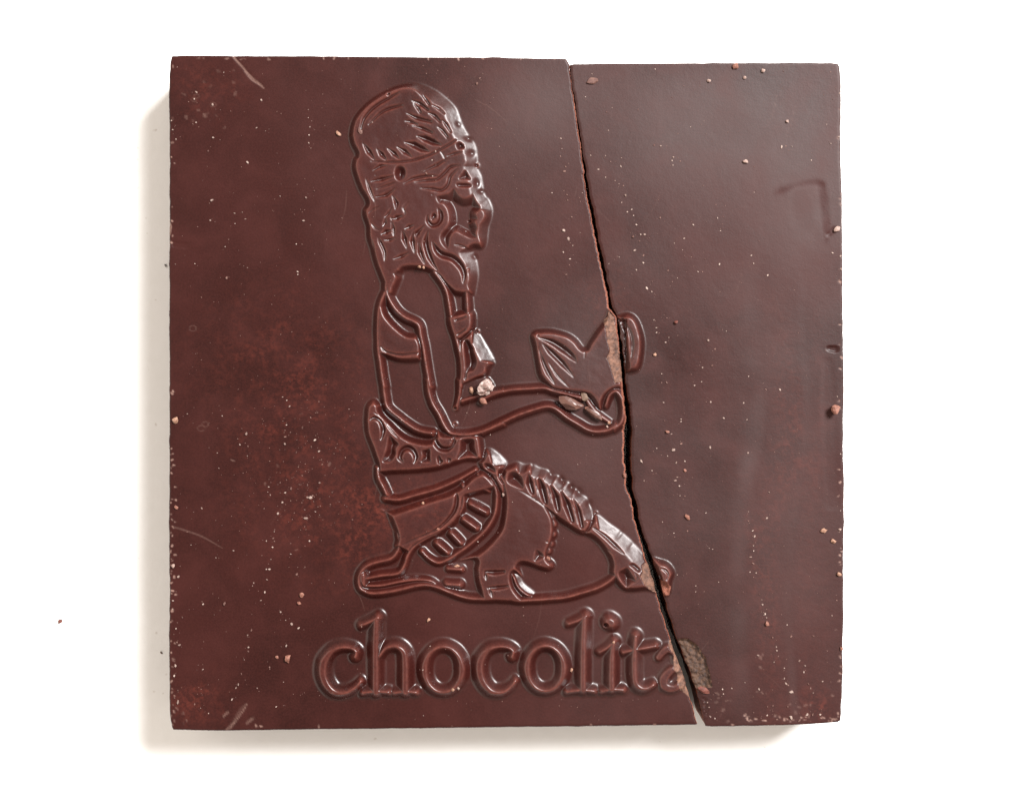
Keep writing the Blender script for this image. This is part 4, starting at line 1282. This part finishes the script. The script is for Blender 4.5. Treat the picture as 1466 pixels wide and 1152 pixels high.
specks((780, 240), 6.108, [(170, 35, 5.5), (195, 238, 5), (200, 287, 4.5), (62, 222, 4), (328, 222, 2.5), (310, 298, 3), (235, 433, 4), (165, 548, 9), (208, 625, 6.5), (245, 682, 4), (222, 660, 3), (162, 740, 4), (220, 798, 4), (187, 935, 4), (215, 850, 3), (308, 570, 2.5), (470, 17, 4),
                           (530, 85, 4), (615, 115, 4.5), (648, 143, 3.5), (687, 160, 4.5), (705, 242, 5.5), (672, 305, 3), (720, 388, 4.5), (760, 366, 4.5), (775, 420, 4), (800, 500, 5.5), (772, 605, 7), (838, 585, 5), (872, 585, 5), (828, 642, 4), (785, 725, 6), (650, 783, 3.5), (560, 840, 3.5), (862, 770, 5),
                           (860, 832, 5.5), (1007, 440, 4), (1297, 500, 4), (1217, 620, 5), (1205, 720, 3), (1133, 662, 3.5), (1077, 900, 4), (1113, 998, 3.5), (1338, 910, 3.5), (1377, 910, 3.5), (1400, 798, 3.5), (940, 995, 4), (890, 1052, 6), (935, 1085, 5), (800, 893, 3.5), (1160, 965, 3)])
specks((900, 440), 3.6, [(130, 65, 4.5), (197, 55, 3.5), (143, 105, 3.5), (143, 130, 4), (190, 180, 6), (207, 155, 3), (410, 170, 7), (445, 215, 4), (430, 300, 5), (380, 310, 4.5), (197, 388, 5.5), (170, 342, 3.5), (170, 388, 3), (340, 402, 5), (375, 383, 4), (423, 488, 5), (180, 490, 4), (592, 492, 4.5), (618, 355, 3), (708, 422, 4),
                         (780, 424, 5), (610, 578, 3.5), (185, 583, 4), (270, 575, 4), (270, 588, 3.5), (220, 652, 4), (270, 703, 5.5), (228, 735, 8), (200, 765, 4), (290, 792, 4), (245, 800, 4), (65, 792, 6), (120, 840, 5), (420, 722, 5), (615, 750, 6), (145, 726, 3), (80, 893, 4), (240, 893, 5.5), (262, 920, 6), (265, 970, 4), (290, 972, 4), (250, 875, 4),
                         (725, 952, 4.5), (398, 1058, 3), (618, 1100, 3), (712, 1085, 4), (618, 1052, 2.5), (175, 1105, 3), (503, 122, 3), (490, 570, 4), (1093, 755, 3.5), (1092, 1047, 3), (1075, 460, 4)])
specks((940, 740), 3.718, [(163, 75, 5), (92, 85, 3), (490, 20, 3.5), (587, 5, 5), (512, 72, 4), (522, 103, 6), (515, 152, 3.5), (516, 180, 4), (500, 212, 5), (513, 245, 5), (530, 297, 4), (497, 292, 3), (298, 170, 3), (280, 165, 2.5), (208, 365, 4), (208, 397, 2.5), (110, 307, 3.5), (548, 410, 3.5), (560, 440, 3), (563, 465, 4.5),
                           (578, 515, 5), (585, 535, 4), (572, 520, 3), (585, 490, 3), (618, 640, 4.5), (637, 690, 4), (640, 710, 5), (648, 740, 4), (680, 803, 4), (680, 858, 5), (690, 885, 5), (700, 893, 4), (716, 930, 8), (716, 635, 5), (835, 632, 4.5), (695, 573, 3), (760, 765, 5), (790, 790, 3.5), (783, 825, 4), (808, 887, 4), (820, 910, 4), (833, 935, 4),
                           (883, 873, 4), (933, 523, 4), (958, 442, 3.5), (470, 880, 3), (545, 915, 5), (560, 930, 5), (698, 1008, 4.5), (590, 1008, 4), (620, 1003, 5), (588, 1055, 4), (640, 1075, 5), (715, 1065, 7), (760, 1080, 7), (800, 1050, 6), (830, 1050, 6), (870, 1050, 5), (350, 915, 5), (355, 940, 4), (315, 935, 4), (400, 910, 3), (330, 345, 2.5), (460, 398, 2.5),
                           (972, 68, 4), (625, 770, 3.5), (540, 735, 5), (270, 985, 4), (280, 1010, 4), (285, 1060, 5), (310, 1070, 4)])
specks((1020, 60), 6.108, [(605, 920, 6), (640, 912, 4), (695, 915, 3), (998, 722, 3), (288, 1053, 1), (865, 1035, 3.5), (620, 257, 2.5), (365, 1093, 3), (1035, 890, 4), (1110, 450, 4), (1105, 830, 5)])
specks((1020, 240), 6.108, [(365, 217, 3), (70, 552, 3.5), (45, 440, 4), (340, 768, 4), (360, 838, 4), (483, 942, 4.5), (1050, 747, 4.5), (1118, 775, 5), (1125, 890, 6), (60, 845, 5), (30, 325, 3)])
specks((480, 110), 6.108, [(1265, 15, 4), (1240, 62, 7), (1355, 230, 4), (1365, 455, 3.5), (985, 180, 3), (1435, 610, 3), (800, 855, 4.5), (855, 878, 3.5), (880, 660, 4), (850, 740, 4), (330, 410, 3)])
specks((640, 640), 6.108, [(1143, 150, 3), (572, 475, 2.5), (632, 725, 3.5), (270, 822, 3.5), (190, 355, 3), (900, 305, 3)])
specks((480, 530), 6.108, [(1150, 372, 4), (1225, 365, 2.5), (1355, 563, 3), (585, 435, 3), (745, 828, 3), (120, 340, 2.5)])
specks((440, 860), 6.108, [(1355, 1080, 3), (1015, 1000, 3), (1075, 390, 3), (1015, 590, 3), (480, 215, 4)])
specks((740, 880 - 20), 6.108, [(56, 127, 3), (370, 915, 3.5)])


def dust(name, parent_label, spots, m):
    """hundreds of tiny flakes joined in one mesh"""
    V, Fq = [], []
    r = random.Random(11)
    for x, y, s in spots:
        n = r.choice((5, 6, 7))
        z = face_z(x, y)
        rad_ = max(0.9, s * 0.5) * S * 0.5 * 1.25
        a0 = r.uniform(0, 6.28)
        el = r.uniform(1.0, 1.9); th = r.uniform(0, 3.14)
        b0 = len(V)
        ring = []
        for q in range(n):
            t = a0 + 6.283 * q / n
            rr_ = rad_ * r.uniform(0.65, 1.2)
            u, v = rr_ * el * math.cos(t), rr_ * math.sin(t)
            ring.append((u * math.cos(th) - v * math.sin(th), u * math.sin(th) + v * math.cos(th)))
        h = rad_ * r.uniform(0.5, 1.1)
        for u, v in ring:
            V.append((wx(x) + u, wy(y) + v, z - 0.002))
        for u, v in ring:
            V.append((wx(x) + u * 0.62, wy(y) + v * 0.62, z + h * r.uniform(0.7, 1.1)))
        for q in range(n):
            Fq.append((b0 + q, b0 + (q + 1) % n, b0 + n + (q + 1) % n, b0 + n + q))
        Fq.append(tuple(range(b0 + n, b0 + 2 * n)))
    me = bpy.data.meshes.new(name)
    me.from_pydata(V, [], Fq)
    me.materials.append(m)
    o = link(name, me)
    tag(o, parent_label, None, None, 'stuff')


M_DUST = plain('pale_cocoa_dust', (0.13, 0.076, 0.063, 1), (0.34, 0.255, 0.22, 1), 0.7, 9)
M_DUST2 = plain('dull_cocoa_dust', (0.075, 0.030, 0.024, 1), (0.15, 0.078, 0.062, 1), 0.7, 9)
bright, dull = [], []
for x, y, s in FINE_SPOTS:
    (bright if random.random() < 0.72 else dull).append((x, y, s))
    for _ in range(random.choice((0, 1, 1, 2))):           # each speck comes with finer dust around it
        dull.append((x + random.gauss(0, 5), y + random.gauss(0, 5), random.uniform(1.2, 2.4)))
dust('cocoa_dust', 'pale cocoa dust and flecks scattered over both pieces', bright, M_DUST)
for _ in range(800):
    x, y = random.uniform(248, 1202), random.uniform(94, 1032)
    if 470 < x < 960 and 130 < y < 1000 and random.random() < 0.6:
        continue
    if abs(x - float(xr_left(np.array(y)))) < 10:
        continue
    dull.append((x, y, random.uniform(1.2, 2.6)))
for _ in range(160):
    x, y = random.gauss(440, 45), random.gauss(665, 60)
    if 246 < x < 520:
        dull.append((x, y, random.uniform(1.4, 3.2)))
dust('fine_cocoa_dust', 'finer dull brown cocoa dust over the chocolate', [d for d in dull if 246 < d[0] < 1203 and 92 < d[1] < 1034], M_DUST2)
